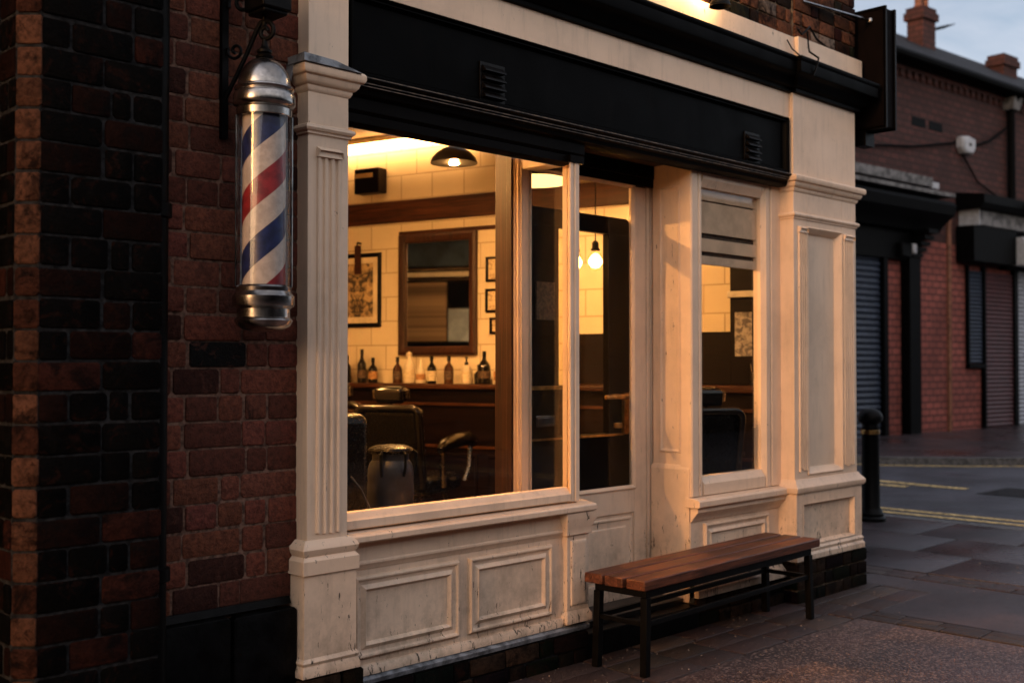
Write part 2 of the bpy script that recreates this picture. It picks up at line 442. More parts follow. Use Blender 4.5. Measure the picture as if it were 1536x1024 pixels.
# pavement round the shop corner: body + laid surfaces a few mm apart
sheet('pavement', [(-60, -3.1), (KX - .15, -3.1), (KX - .15, 60), (-60, 60)], -.006, 'joint_grit', .12)
sheet('kerb', [(KX - .15, -3.2), (KX, -3.2), (KX, 60), (KX - .15, 60)], -.002, 'kerb_stone', .12)
sheet('kerb', [(-60, -3.2), (KX - .15, -3.2), (KX - .15, -3.1), (-60, -3.1)], -.002, 'kerb_stone', .12)
sheet('tarmac_footway', [(-20, -3.0), (5.89, -3.0), (5.89, 3.10), (-20, 3.10)], .0, 'tarmac_pink')
sheet('tarmac_footway', [(6.14, -3.0), (7.21, -3.0), (7.21, 3.70), (6.86, 3.70), (6.86, 3.36), (6.14, 3.10)], .0, 'tarmac_patch')
def setts(name, x0, x1, y0, y1, pl, pw, tint, along='x', drop=.0):
    b = B(); n = 0
    fm = lambda u, v, o: (u, v, .004 + o)
    u = x0; row = 0
    if along == 'x':
        v = y0
        while v < y1 - .01:
            w = min(pw, y1 - v); u = x0 - (row % 2) * pl * .45
            while u < x1 - .01:
                L = min(pl * rnd(.85, 1.15), x1 - u)
                if u + L > x0 + .02: b.brick(fm, max(u, x0), u + L - .008, v, v + w - .008, .03, tint(), .008)
                u += L
            v += pw; row += 1
    else:
        u = x0
        while u < x1 - .01:
            w = min(pw, x1 - u); v = y0 - (row % 2) * pl * .45
            while v < y1 - .01:
                L = min(pl * rnd(.85, 1.15), y1 - v)
                if v + L > y0 + .02: b.brick(fm, u, u + w - .008, max(v, y0), v + L - .008, .03, tint(), .008)
                v += L
            u += pw; row += 1
    return struct(b.build(name, 'sett'))
def tint_sett():
    b = rnd(.03, .07); return (b, b * rnd(.56, .70), b * rnd(.50, .60))
setts('paving_setts', -1.0, 6.9, 3.11, 3.62, .34, .17, tint_sett)
setts('paving_setts', 5.90, 6.13, -2.9, 3.10, .24, .115, tint_sett, 'y')
setts('paving_setts', 7.22, 7.46, -2.9, 4.6, .24, .12, tint_sett, 'y')
# large slabs beyond, laid with open joints
b = B(); fm = lambda u, v, o: (u, v, .003 + o)
xs = [7.48, 8.28, 9.10, 9.99]; y = -2.9; k = 0
while y < 14:
    h_ = .85
    for i in range(3):
        sh = .0 if i % 2 else .38
        t = rnd(.10, .145); b.brick(fm, xs[i], xs[i + 1] - .012, y + sh, y + sh + h_ - .012, .03, (t, t * .82, t * .82), .006)
    y += h_; k += 1
struct(b.build('paving_slabs', 'slab'))
# yellow lines: two beside the near kerb, one beside the far kerb, part of a road legend
b = B()
for a, c in ((KX + .20, KX + .31), (KX + .45, KX + .56)):
    b.add([(a, -60, 0), (c, -60, 0), (c, 60, 0), (a, 60, 0)], [(0, 1, 2, 3)])
o = struct(b.build('yellow_lines', 'yellow_paint', smooth=False)); o.location.z = RZ + .005
far_kerb = [(14.9, 60), (14.9, 9.6), (15.05, 8.6), (15.4, 7.65), (15.95, 6.9), (16.6, 6.25), (17.5, 5.75), (19, 5.4), (30, 4.45), (80, 0.1)]
b = B()
def offs(pts, d):
    out = []
    for i, p in enumerate(pts):
        a = Vector(pts[max(i - 1, 0)]); c = Vector(pts[min(i + 1, len(pts) - 1)]); t = (c - a).normalized()
        out.append((p[0] + t.y * d, p[1] - t.x * d))
    return out
for d0 in (-.35,):
    p0 = offs(far_kerb, -d0); p1 = offs(far_kerb, -d0 + .12)
# kerb outward side is towards the camera (-x/-y side)
p0 = offs(far_kerb, .22); p1 = offs(far_kerb, .34)
b.loft([[(x, y, RZ + .005) for x, y in p0], [(x, y, RZ + .005) for x, y in p1]], 0, False, False, False)
struct(b.build('yellow_line_far', 'yellow_paint', smooth=False))
b = B()                                               # painted legend: bars and a bowl
def stroke(pts, w):
    l = offs(pts, -w / 2); r = offs(pts, w / 2)
    b.loft([[(x, y, RZ + .005) for x, y in l], [(x, y, RZ + .005) for x, y in r]], 0, False, False, False)
stroke([(13.35, 7.6), (13.1, 6.6), (12.98, 5.75), (12.98, 5.45)], .16)
stroke([(12.75, 6.9), (12.45, 6.55), (12.2, 6.35), (12.02, 6.35), (11.98, 6.6), (12.1, 7.1), (12.2, 7.7)], .15)
stroke([(12.75, 6.9), (12.7, 6.4), (12.72, 6.05)], .15)
struct(b.build('road_legend', 'yellow_paint', smooth=False))
b = B(); b.loft([[(x, y, RZ - .05) for x, y in far_kerb + [(80, 60)]], [(x, y, .086) for x, y in far_kerb + [(80, 60)]]])
struct(b.build('far_pavement', 'slab', smooth=False))
b = B(); l = offs(far_kerb, .0); r = offs(far_kerb, .15)
b.loft([[(x, y, RZ - .01) for x, y in r], [(x, y, .09) for x, y in r], [(x, y, .09) for x, y in l]], 0, False, False, False)
struct(b.build('far_kerb', 'kerb_stone', smooth=False))
b = B()
for i in range(420):
    x = rnd(3.2, 8.2); y = 3.60 - abs(random.gauss(0, .30)) if x < 6.9 else rnd(2.2, 3.9)
    if y < 1.6 or (3.45 < y and x > 5.9 and x < 6.9): continue
    r_ = rnd(.002, .0065); a = rnd(0, 6.28); z = .006
    pts = [(x + r_ * math.cos(a + k * 2.1), y + r_ * math.sin(a + k * 2.1), z) for k in range(3)]
    b.add(pts + [(x, y, z + r_ * rnd(.5, 1.1))], [(0, 1, 3), (1, 2, 3), (2, 0, 3)])
struct(b.build('grit', 'grit_pale', smooth=False), 'stuff')
# manhole cover in the road
mh = thing('manhole_cover', 'dark iron manhole cover set in the road beyond the yellow lines', 'manhole cover', (13.0, 4.75, RZ))
b = B(); b.box(-.42, .42, -.42, .42, .002, .007); b.build('frame', 'iron_cover', mh)
b = B()
for i in range(-4, 5):
    for j in range(-4, 5): b.box(i * .085 - .03, i * .085 + .03, j * .085 - .03, j * .085 + .03, .008, .013)
b.build('cover_plate', 'iron_cover', mh)

# ================================================================== BARBER SHOP BUILDING
shop = thing('barber_shop', 'cream painted corner barber shop with black fascia and warm lit windows in red brick', 'shop building')
YW = 3.62
# left brick infill
b = B()
spec = lambda row, k: (.006, .006, .006) if (row == 9 and k == 2) else None
courses(b, FY(YW), 1.80, 2.45, .56, 3.3, .0975, tint_wall, [[.13, .19, .085, .27], [.09, .10, .24, .09, .2], [.17, .24, .10, .2], [.09, .09, .13, .11, .10, .2]], depth=.02, special=spec)
bw = b.build('brick_wall', 'brick_red', shop)
b = B(); b.box(1.79, 2.46, YW + .005, YW + .26, 0, 3.4); b.build('mortar_bed', 'mortar_red', bw)
b = B(); fm = FY(3.57)
b.brick(fm, 1.87, 2.135, .0, .535, .04, (1, 1, 1), .012); b.brick(fm, 2.145, 2.415, .0, .53, .04, (1, 1, 1), .012)
b.extx(1.8, 2.41, [(3.60, .538), (3.63, .538), (3.63, .565), (3.612, .565)])
b.build('stone_plinth', 'black_stone', shop)
b = B(); b.tube([(1.835, 3.565, .05), (1.835, 3.565, 3.4)], .038, 14)
for z in (.7, 1.95, 3.1): b.lathe((1.835, 3.565, z), [(.038, 0), (.05, .005), (.05, .05), (.038, .055)], 14)
b.build('downpipe', 'iron', shop)

# --- left pilaster
def reeds(bb, x0, x1, n, zb, zt, y, w, stag=.012):
    for i in range(n):
        c = x0 + (x1 - x0) * i / (n - 1); z0 = zb + rnd(-stag, stag)
        bb.loft([[(c - w / 2, y, z), (c - w * .35, y - .008, z), (c, y - .011, z), (c + w * .35, y - .008, z), (c + w / 2, y, z)] for z in (z0, zt)], 0, True, True)
def reed_cap(bb, x0, x1, z, y):
    bb.loft([[(x0, y, z), (x1, y, z), (x1, y, z + .042), (x0, y, z + .042)],
             [(x0 - .004, y - .016, z + .002), (x1 + .004, y - .016, z + .002), (x1 - .004, y - .024, z + .026), (x0 + .004, y - .024, z + .026)],
             [(x0 + .006, y - .012, z + .012), (x1 - .006, y - .012, z + .012), (x1 - .006, y - .014, z + .034), (x0 + .006, y - .014, z + .034)]])
CAP = [(0, 2.495), (.006, 2.50), (.012, 2.512), (.012, 2.52), (.020, 2.523), (.030, 2.535), (.034, 2.548), (.034, 2.553), (.046, 2.556), (.052, 2.566), (.052, 2.584), (.045, 2.594), (.02, 2.597)]
AST = [(0, 2.332), (.008, 2.334), (.008, 2.342), (.016, 2.346), (.021, 2.355), (.018, 2.366), (.006, 2.372), (0, 2.373)]
pl = B(); pl.box(2.445, 2.635, 3.55, 3.66, .74, 2.51); pl = pl.build('pilaster', 'cream', shop, bevel=.0025)
b = B(); b.wrap(2.445, 2.635, 3.55, 3.655, CAP); b.build('capital', 'cream', pl, bevel=.0015)
b = B(); b.wrap(2.445, 2.635, 3.55, 3.655, AST); b.build('astragal', 'cream', pl)
b = B()
b.loft([[(2.386, 3.60, 2.592), (2.386, 3.490, 2.592), (2.66, 3.490, 2.590), (2.66, 3.60, 2.590)], [(2.384, 3.60, 2.620), (2.384, 3.488, 2.622), (2.53, 3.489, 2.616), (2.66, 3.60, 2.602)]])
b.loft([[(2.392, 3.63, 2.60), (2.392, 3.57, 2.60), (2.398, 3.57, 2.60), (2.398, 3.63, 2.60)], [(2.388, 3.63, 2.52), (2.388, 3.59, 2.53), (2.394, 3.59, 2.53), (2.394, 3.63, 2.52)]])
b.build('flashing', 'lead', pl)
b = B(); reeds(b, 2.494, 2.588, 4, .80, 2.255, 3.5495, .020); reed_cap(b, 2.484, 2.598, 2.245, 3.5495); b.build('reeding', 'cream', pl)
b = B(); b.wrap(2.42, 2.665, 3.53, 3.66, [(0, .26), (.012, .262), (.012, .285), (.004, .305), (.010, .318), (0, .332), (0, .645), (.009, .647), (.009, .70), (-.004, .715), (.004, .728), (.008, .742), (.002, .756), (-.018, .775)])
b.build('pilaster_base', 'cream_worn', pl, bevel=.0015)
b = B(); b.box(2.445, 2.635, 3.55, 3.66, 2.598, 3.6); b.build('upper_block', 'cream', pl, bevel=.002)
b = B(); courses(b, FY(3.525), 2.40, 2.70, 0, .255, .09, tint_plinth, [[.2, .11], [.1, .2]], depth=.03); b.build('brick_footing', 'brick', pl)

# --- right pilaster
pr_ = B()
for bx in ((5.97, 6.12, .74, 2.51), (6.555, 6.742, .74, 2.51)): pr_.box(bx[0], bx[1], 3.55, 3.66, bx[2], bx[3])
pr_.box(6.12, 6.555, 3.55, 3.66, 2.295, 2.51); pr_.box(6.12, 6.555, 3.55, 3.66, .74, .765)
pr_.box(6.12, 6.555, 3.60, 3.66, .765, 2.295)
pr_.rects(FY(3.55), 6.118, 6.557, .763, 2.297, [(0, .002), (.008, .010), (.016, .004), (.022, -.004), (.034, -.012), (.045, -.034), (.05, -.034)])
prm = pr_.build('pilaster', 'cream', shop, bevel=.002)
b = B(); b.wrap(5.97, 6.742, 3.55, 3.655, CAP); b.build('capital', 'cream', prm, bevel=.0015)
b = B(); b.wrap(5.97, 6.742, 3.55, 3.655, AST); b.build('astragal', 'cream', prm)
b = B(); reeds(b, 6.028, 6.102, 4, .80, 2.255, 3.5495, .016); reed_cap(b, 6.018, 6.112, 2.25, 3.5495)
reeds(b, 6.58, 6.69, 5, .80, 2.25, 3.5495, .018); reed_cap(b, 6.57, 6.70, 2.245, 3.5495); b.build('reeding', 'cream', prm)
b = B()
b.wrap(5.955, 6.765, 3.53, 3.66, [(0, .252), (.014, .255), (.014, .285), (.004, .30), (.010, .318), (-.002, .336), (-.012, .337)])
for q in ((5.955, 6.03), (6.672, 6.765)): b.box(q[0], q[1], 3.53, 3.66, .336, .66)
b.box(6.03, 6.672, 3.53, 3.66, .60, .66); b.box(6.03, 6.672, 3.56, 3.66, .336, .60)
b.rects(FY(3.53), 6.028, 6.674, .338, .602, [(0, .002), (.008, .004), (.014, -.008), (.022, -.028)], 0, False)
b.wrap(5.955, 6.765, 3.53, 3.66, [(0, .66), (.012, .665), (.020, .68), (.020, .698), (.008, .712), (-.006, .728), (-.014, .745)])
b.build('pilaster_base', 'cream_worn', prm, bevel=.0015)
b = B(); b.box(5.97, 6.742, 3.55, 3.66, 2.598, 3.105); b.build('upper_block', 'cream', prm, bevel=.003)
b = B(); courses(b, FY(3.525), 5.965, 6.82, 0, .25, .083, tint_plinth, [[.22, .11], [.1, .22]], depth=.03)
courses(b, FX(5.96), 3.53, 3.72, 0, .25, .083, tint_plinth, [[.2], [.1, .1]], depth=.03)
ft = b.build('brick_footing', 'brick', prm)
b = B(); b.box(5.97, 6.81, 3.537, 3.72, -.02, .249); b.build('mortar_bed', 'mortar_pale', ft)

# --- stall riser under the main window
rs = B()
rs.box(2.66, 4.10, YW, YW + .08, .19, .72)
PM = [(0, 0), (.002, .010), (.010, .016), (.018, .012), (.024, .006), (.034, .004), (.046, .010), (.053, .016), (.058, .012), (.064, .001), (.075, -.004)]
riser = rs.build('stall_riser', 'cream', shop)
PMB = [(0, -.002), (.002, .012), (.009, .020), (.016, .018), (.022, .010), (.036, .006), (.046, .012), (.054, .018), (.060, .012), (.066, .003), (.08, .002)]
for x0, x1 in ((2.715, 3.285), (3.342, 3.88)):
    b = B(); b.rects(FY(YW), x0, x1, .258, .592, PMB); b.build('panel', 'cream', riser, bevel=.0008)
b = B(); b.extx(2.66, 4.0, [(YW + .01, .655), (YW - .012, .655), (YW - .018, .648), (YW - .018, .64), (YW - .008, .628), (YW - .004, .618), (YW + .01, .615)]); b.extx(2.66, 4.0, [(YW + .01, .656), (YW - .010, .656), (YW - .010, .735), (YW + .01, .735)])
b.build('apron', 'cream', riser)
b = B(); b.loft([[(2.66, YW + .03, .736), (2.66, 3.553, .736), (2.66, 3.548, .742), (2.66, 3.548, .762), (2.66, 3.556, .770), (2.66, YW + .03, .782)], [(4.135, YW + .03, .736), (4.135, 3.553, .736), (4.135, 3.548, .742), (4.135, 3.548, .762), (4.135, 3.556, .770), (4.135, YW + .03, .782)]])
b.build('sill', 'cream_worn', riser, bevel=.002)
ep = B(); ep.box(3.962, 4.118, 3.588, YW + .08, .262, .625); ep.rects(FY(3.588), 3.985, 4.098, .285, .60, [(0, 0), (.004, .006), (.012, .009), (.02, .009)])
ep.wrap(3.962, 4.118, 3.588, YW + .07, [(0, .200), (.012, .202), (.012, .235), (.004, .250), (0, .263)])
ep.wrap(3.962, 4.118, 3.588, YW + .07, [(0, .624), (.012, .626), (.012, .66), (.03, .70), (.03, .734)])
ep.build('end_post', 'cream_worn', riser, bevel=.0015)
b = B(); b.extx(2.66, 4.0, [(YW + .01, .19), (YW - .020, .192), (YW - .020, .212), (YW - .012, .228), (YW + .01, .236)]); b.build('base_rail', 'cream_worn', riser)
b = B(); b.extx(2.66, 4.125, [(YW + .03, .16), (YW - .030, .16), (YW - .034, .178), (YW - .016, .189), (YW + .03, .189)]); b.build('lead_strip', 'lead', riser)
b = B(); courses(b, FY(3.592), 2.70, 4.12, -.01, .16, .083, tint_plinth, [[.22, .11], [.1, .22, .22]], depth=.03)
fr_ = b.build('brick_footing', 'brick', riser)
b = B(); b.box(2.66, 4.11, 3.604, YW + .1, -.02, .158); b.build('mortar_bed', 'mortar_dark', fr_)

# --- main window
mw = B()
mw.extx(2.64, 4.0, [(3.60, .785), (3.592, .79), (3.592, .822), (3.60, .828), (3.606, .836), (3.622, .852), (3.66, .852), (3.66, .785)])     # bottom rail
mw.box(2.636, 2.672, 3.60, 3.66, .852, 2.46)
mw.loft([[(4.046, 3.66, z), (4.030, 3.634, z), (4.020, 3.624, z), (4.012, 3.610, z), (3.992, 3.600, z), (3.994, 3.592, z), (4.014, 3.592, z), (4.018, 3.600, z), (4.023, 3.600, z), (4.027, 3.590, z), (4.054, 3.590, z), (4.059, 3.598, z), (4.062, 3.66, z)] for z in (.785, 2.43)])
mwin = mw.build('shop_window', 'cream', shop, bevel=.0012)
b = B(); b.extx(2.64, 4.0, [(3.606, 2.425), (3.634, 2.412), (3.66, 2.412), (3.66, 2.46), (3.606, 2.46)]); b.box(3.985, 4.085, 3.584, 3.66, 2.425, 2.4605); b.build('window_head', 'dark_stain', mwin)
b = B(); b.box(2.66, 4.030, 3.644, 3.648, .845, 2.42); b.build('pane', 'glass', mwin, smooth=False)
b = B(); b.box(3.985, 4.085, 3.66, 3.915, .17, .80); b.box(3.985, 4.085, 3.66, 3.915, 2.43, 2.58); b.box(4.042, 4.060, 3.661, 3.69, .80, 2.43)
sl = b.build('side_light', 'cream', shop, bevel=.0015)
b = B(); b.box(4.046, 4.050, 3.688, 3.912, .79, 2.44); b.build('pane', 'glass_clear', sl, smooth=False)

# --- fascia, frieze, cornice
YF = 3.582
fa = B(); fa.box(2.655, 5.955, YF + .012, 3.66, 2.60, 2.945)
fas = fa.build('fascia', 'black_gloss', shop)
b = B(); b.rects(FY(YF + .012), 2.656, 5.952, 2.60, 2.944, [(0, 0), (0, .028), (.006, .034), (.012, .028), (.016, .022), (.022, .022), (.026, .012), (.034, .001)], 0, False)
b.build('fascia_frame', 'black_gloss', fas)
b = B(); b.extx(2.64, 5.97, [(3.66, 2.60), (3.55, 2.60), (3.535, 2.596), (3.530, 2.588), (3.538, 2.582), (3.546, 2.578), (3.546, 2.570), (3.552, 2.560), (3.57, 2.552), (3.575, 2.535), (3.592, 2.525), (3.66, 2.525)])
b.extx(2.64, 4.104, [(3.66, 2.524), (3.598, 2.524), (3.598, 2.475), (3.610, 2.461), (3.66, 2.461)])
b.build('lower_moulding', 'dark_stain', fas)
b = B(); [b.extx(2.645, 5.965, [(y + .003, z), (y - .0015, z), (y - .0015, z + .004), (y + .003, z + .004)]) for y, z in ((3.545, 2.571), (3.551, 2.5605), (3.534, 2.592))]; b.build('worn_bead', 'worn_brown', fas)
for x0 in (3.385, 5.50):
    b = B(); b.box(x0, x0 + .155, YF + .004, YF + .02, 2.625, 2.80)
    for i in range(4):
        z = 2.64 + i * .039
        b.loft([[(x0 + .012, YF + .004, z), (x0 + .012, YF - .022, z), (x0 + .012, YF - .020, z + .006), (x0 + .012, YF + .004, z + .030)], [(x0 + .143, YF + .004, z), (x0 + .143, YF - .022, z), (x0 + .143, YF - .020, z + .006), (x0 + .143, YF + .004, z + .030)]])
    b.build('vent', 'vent_black', fas, bevel=.001)
b = B(); b.box(2.64, 5.969, 3.575, 3.66, 2.946, 3.105); b.build('frieze', 'cream', shop, bevel=.002)
CO = [(0, 3.098), (.02, 3.10), (.02, 3.122), (.034, 3.126), (.05, 3.14), (.058, 3.165), (.072, 3.178), (.085, 3.184), (.104, 3.192), (.107, 3.200), (.107, 3.256), (.113, 3.264), (.117, 3.276), (.115, 3.286), (.0, 3.306)]
cn = B(); cn.extx(2.40, 5.99, [(3.575 - o, z) for o, z in CO] + [(3.66, 3.315), (3.66, 3.098)])
cn.wrap(5.985, 6.745, 3.545, 3.66, CO)
cor = cn.build('cornice', 'black_gloss', shop, bevel=.001)
pb = B(); pb.box(2.40, 6.045, 3.580, 3.66, 3.303, 3.458); pb.box(6.045, 6.855, 3.555, 3.66, 3.303, 3.462)
pb.build('parapet_band', 'cream_worn', shop, bevel=.003)
b = B(); courses(b, FY(3.612), 2.40, 6.06, 3.468, 4.4, .088, tint_upper, [[.2, .1, .2], [.1, .2, .2]], depth=.02)
courses(b, FY(3.60), 6.08, 6.85, 3.472, 4.4, .088, tint_upper, [[.2, .1, .2], [.1, .2, .2]], depth=.02)
ub = b.build('upper_brick_wall', 'brick', shop)
b = B(); b.box(1.80, 6.075, 3.622, 3.90, 3.40, 9.6); b.box(6.07, 6.84, 3.611, 3.90, 3.432, 9.6); b.build('mortar_bed', 'mortar_pale', ub)
# shell of the building, unseen upper storeys raised to shade the far terrace
b = B()
b.box(1.79, 2.50, 3.905, 10.0, 0, 9.6); b.box(2.50, 6.83, 9.6, 10.0, 0, 9.6); b.box(6.76, 6.83, 3.665, 9.6, 0, 3.40); b.box(6.76, 6.83, 3.905, 9.6, 3.41, 9.6)
b.build('side_wall', 'brick_plain', shop)
b = B(); b.extx(1.75, 6.95, [(3.45, 9.60), (6.8, 11.8), (10.1, 9.6)]); b.build('roof', 'slate', shop)
b = B(); b.box(2.46, 6.75, 3.665, 3.88, 2.60, 3.39); b.box(4.104, 5.05, 3.665, 3.99, 2.575, 2.598); b.box(5.975, 6.75, 3.665, 3.75, 0, 2.599); b.box(2.47, 2.64, 3.665, 3.75, 0, 2.599)
b.build('inner_lining', 'soffit_brown', shop)
b = B(); b.box(2.52, 6.75, 3.70, 9.59, .10, .15); b.build('shop_floor', 'floor_dark', shop)
b = B(); b.box(2.51, 6.75, 3.89, 9.59, 3.33, 3.39); b.build('ceiling', 'ceiling_paint', shop)
b = B(); b.box(2.505, 2.55, 3.76, 9.59, .15, 3.325); b.build('plaster_wall', 'wall_plaster', shop)
b = B(); b.box(2.56, 5.6, 9.5, 9.59, .15, 3.325); b.build('plaster_wall', 'wall_plaster', shop)

# --- recessed doorway
lw = B(); lw.box(5.055, 5.14, 3.66, 3.915, .66, 2.58); lw.box(5.045, 5.14, 3.66, 3.925, .13, .86)
lw.rects(FX(5.055), 3.72, 3.87, .95, 2.45, [(0, -.001), (.004, .006), (.012, .008), (.02, .002), (.03, .001)])
lw.loft([[(5.045, 3.66, .86), (5.045, 3.925, .86), (5.055, 3.925, .86), (5.055, 3.66, .86)], [(5.053, 3.66, .885), (5.053, 3.92, .885), (5.055, 3.92, .885), (5.055, 3.66, .885)]])
lw.build('lobby_wall', 'cream_worn', shop, bevel=.003)
st = B(); st.box(4.09, 5.05, 3.60, 4.1, .0, .125); st.build('door_step', 'black_stone', shop, bevel=.008)
dfm = B()
dfm.box(3.98, 4.03, 3.912, 3.955, .17, 2.6); dfm.box(3.985, 4.036, 3.955, 3.998, .17, 2.6)
for k in range(2): dfm.loft([[(3.982, 3.921 + k * .026, z), (3.972, 3.926 + k * .026, z), (3.970, 3.932 + k * .026, z), (3.972, 3.938 + k * .026, z), (3.982, 3.943 + k * .026, z)] for z in (.3, 2.55)])
for x0, x1, y0 in ((5.012, 5.040, 3.915), (5.052, 5.095, 3.918)): dfm.box(x0, x1, y0 + .01, 3.998, .126, 2.48)
dfm.box(5.036, 5.056, 3.96, 3.998, .126, 2.48)
dfr = dfm.build('door_frame', 'cream', shop, bevel=.003)
b = B(); b.box(4.036, 5.095, 3.91, 3.998, 2.452, 2.575); b.box(4.04, 5.05, 3.90, 3.93, 2.50, 2.575); b.build('door_head', 'dark_stain', dfr, bevel=.003)
b = B(); b.box(3.962, 4.04, 4.0, 4.085, .15, 2.62); b.box(3.958, 3.979, 3.962, 3.9995, .15, 2.62); b.build('inner_post', 'mahogany_v', dfr, bevel=.003)
od = B()
od.box(4.90, 5.008, 3.93, 3.965, .14, 2.448); od.box(4.038, 4.052, 3.93, 3.965, .14, 2.448)
od.box(4.052, 4.90, 3.93, 3.965, .62, .76); od.box(4.052, 4.90, 3.93, 3.965, .14, .25); od.box(4.052, 4.90, 3.94, 3.96, .25, .62)
od.rects(FY(3.94), 4.10, 4.885, .27, .60, [(0, 0), (.004, .008), (.012, .010), (.02, .003), (.05, .001), (.056, .006), (.07, .007)])
od.rects(FY(3.93), 4.052, 4.912, .748, 2.46, [(0, -.002), (.004, .008), (.010, .010), (.018, .002), (.024, -.01)], 0, False)
door = od.build('entrance_door', 'cream', shop, bevel=.002)
b = B(); b.box(4.052, 4.905, 3.946, 3.95, .75, 2.45); b.build('pane', 'glass_clear', door, smooth=False)
# black inner door leaf with rounded head corner
idr = B()
def rc(x0, x1, z0, z1, r, y):
    p = [(x0, y, z0), (x1, y, z0)]
    for k in range(7): a = k / 6 * PI / 2; p.append((x1 - r + r * math.cos(a), y, z1 - r + r * math.sin(a)))
    p.append((x0, y, z1)); return p
idr.loft([rc(4.79, 4.985, 2.178, 2.275, .05, 4.02), rc(4.79, 4.985, 2.178, 2.275, .05, 4.065)])
idr.box(4.06, 4.79, 4.02, 4.065, 2.178, 2.275); idr.box(4.79, 4.985, 4.02, 4.065, .16, 2.178)
idr.box(4.06, 4.375, 4.02, 4.065, .16, 2.178); idr.box(4.375, 4.79, 4.02, 4.065, .16, 1.06)
inner = idr.build('inner_door', 'dark_stain', shop, bevel=.002)
b = B(); b.box(4.375, 4.79, 4.04, 4.044, 1.06, 2.178); b.build('pane', 'glass_clear', inner, smooth=False)
b = B(); b.box(4.07, 4.90, 4.008, 4.02, 1.045, 1.056); b.box(4.09, 4.39, 4.0, 4.02, 1.312, 1.332); b.build('brass_bead', 'brass', inner)
b = B(); b.box(4.90, 4.972, 3.998, 4.02, 1.05, 1.285)
b.tube([(4.935, 4.0, 1.262), (4.935, 3.985, 1.262), (4.90, 3.98, 1.262), (4.80, 3.98, 1.266), (4.72, 3.985, 1.262)], [.012, .013, .016, .015, .012], 10)
b.lathe((4.85, 4.005, 1.085), [(.0, 0), (.026, .004), (.026, .03), (0, .034)], 12)
b.build('handle', 'brass', inner, bevel=.003)
b = B(); b.box(4.19, 4.335, 4.008, 4.02, 1.118, 1.176); b.box(4.20, 4.325, 4.003, 4.008, 1.128, 1.166); b.build('letter_plate', 'steel', inner, bevel=.002)
b = B(); b.box(4.195, 4.335, 4.012, 4.02, 1.68, 1.88); b.build('notice', 'label_dark', inner)

# --- right-hand window
rw = B(); YR = 3.65
rw.box(5.05, 5.975, YR + .005, YR + .09, .25, .66)
rwo = B()
rwo.loft([[(5.05, 3.72, z), (5.05, YR, z), (5.058, YR - .008, z), (5.108, YR - .008, z), (5.113, YR, z), (5.12, YR, z), (5.125, YR - .008, z), (5.145, YR - .008, z), (5.152, YR + .004, z), (5.165, YR + .02, z), (5.165, 3.72, z)] for z in (.712, 2.60)])
rwo.loft([[(5.79, 3.72, z), (5.79, YR + .02, z), (5.803, YR + .004, z), (5.81, YR - .008, z), (5.845, YR - .008, z), (5.85, YR + .004, z), (5.865, YR + .004, z), (5.87, YR - .008, z), (5.972, YR - .008, z), (5.972, 3.72, z)] for z in (.712, 2.60)])
rwo.extx(5.165, 5.79, [(3.72, .712), (YR - .006, .712), (YR - .006, .775), (YR + .004, .79), (YR + .02, .815), (3.72, .815)])
rwo.extx(5.165, 5.79, [(3.72, 2.60), (YR - .006, 2.60), (YR - .006, 2.49), (YR + .004, 2.475), (YR + .02, 2.447), (3.72, 2.447)])
bay = rwo.build('bay_window', 'cream', shop, bevel=.0012)
b = B(); b.box(5.16, 5.795, 3.69, 3.694, .80, 2.46); b.build('pane', 'glass', bay, smooth=False)
b = B(); b.loft([[(x, 3.68, .655), (x, 3.588, .655), (x, 3.582, .662), (x, 3.582, .690), (x, 3.592, .700), (x, 3.68, .711)] for x in (5.035, 5.965)]); b.build('sill', 'cream_worn', bay, bevel=.002)
rr = rw.build('stall_riser', 'cream', shop)
b = B(); b.rects(FY(YR + .005), 5.17, 5.83, .285, .555, PMB); b.build('panel', 'cream', rr, bevel=.0008)
b = B(); b.extx(5.05, 5.97, [(YR + .01, .654), (YR - .045, .654), (YR - .045, .628), (YR - .02, .60), (YR - .008, .585), (YR - .004, .575), (YR + .01, .575)]); b.build('apron', 'cream', rr, bevel=.001)
b = B(); b.extx(5.05, 5.95, [(YR + .03, .16), (YR - .05, .16), (YR - .05, .20), (YR - .02, .235), (YR - .004, .25), (YR + .03, .25)]); b.build('base_rail', 'cream_worn', rr)
b = B(); courses(b, FY(3.615), 5.05, 5.95, -.01, .16, .083, tint_plinth, [[.22, .11], [.1, .22, .22]], depth=.03); b.build('brick_footing', 'brick', rr)
b = B(); b.box(5.05, 5.96, 3.63, 3.74, -.02, .249); b.build('footing_core', 'mortar_dark', rr)
bl = B()
for z0, z1, y in ((2.385, 2.46, 3.708), (2.195, 2.375, 3.702), (2.09, 2.165, 3.702), (2.015, 2.065, 3.699)):
    bl.box(5.175, 5.80, y, y + .012, z0, z1)
bl.box(5.175, 5.80, 3.722, 3.726, 2.05, 2.40, 1)
bl.build('window_blind', ['blind_cloth', 'label_dark'], bay, bevel=.002)

# --- oblique tiled party wall inside, with its rail (own empties so tiles follow the wall)
TH = math.atan2(-.970, .242)
WP = lambda s, off, z: (6.68 - .242 * s - .970 * off, 3.65 + .970 * s - .242 * off, z)
tw = B(); tw.box(-5.95, .0, 0, .06, .15, 3.325); tw = tw.build('tiled_wall', 'tile', shop); tw.location = WP(0, 0, 0); tw.rotation_euler[2] = TH
b = B(); b.box(-5.9, -.3, -.035, -.001, 2.61, 2.79); b.build('wooden_rail', 'mahogany', tw, bevel=.006)
b = B(); b.box(-1.95, -.3, -.03, -.001, 1.30, 1.67); b.build('wainscot', 'dark_wood', tw, bevel=.004)

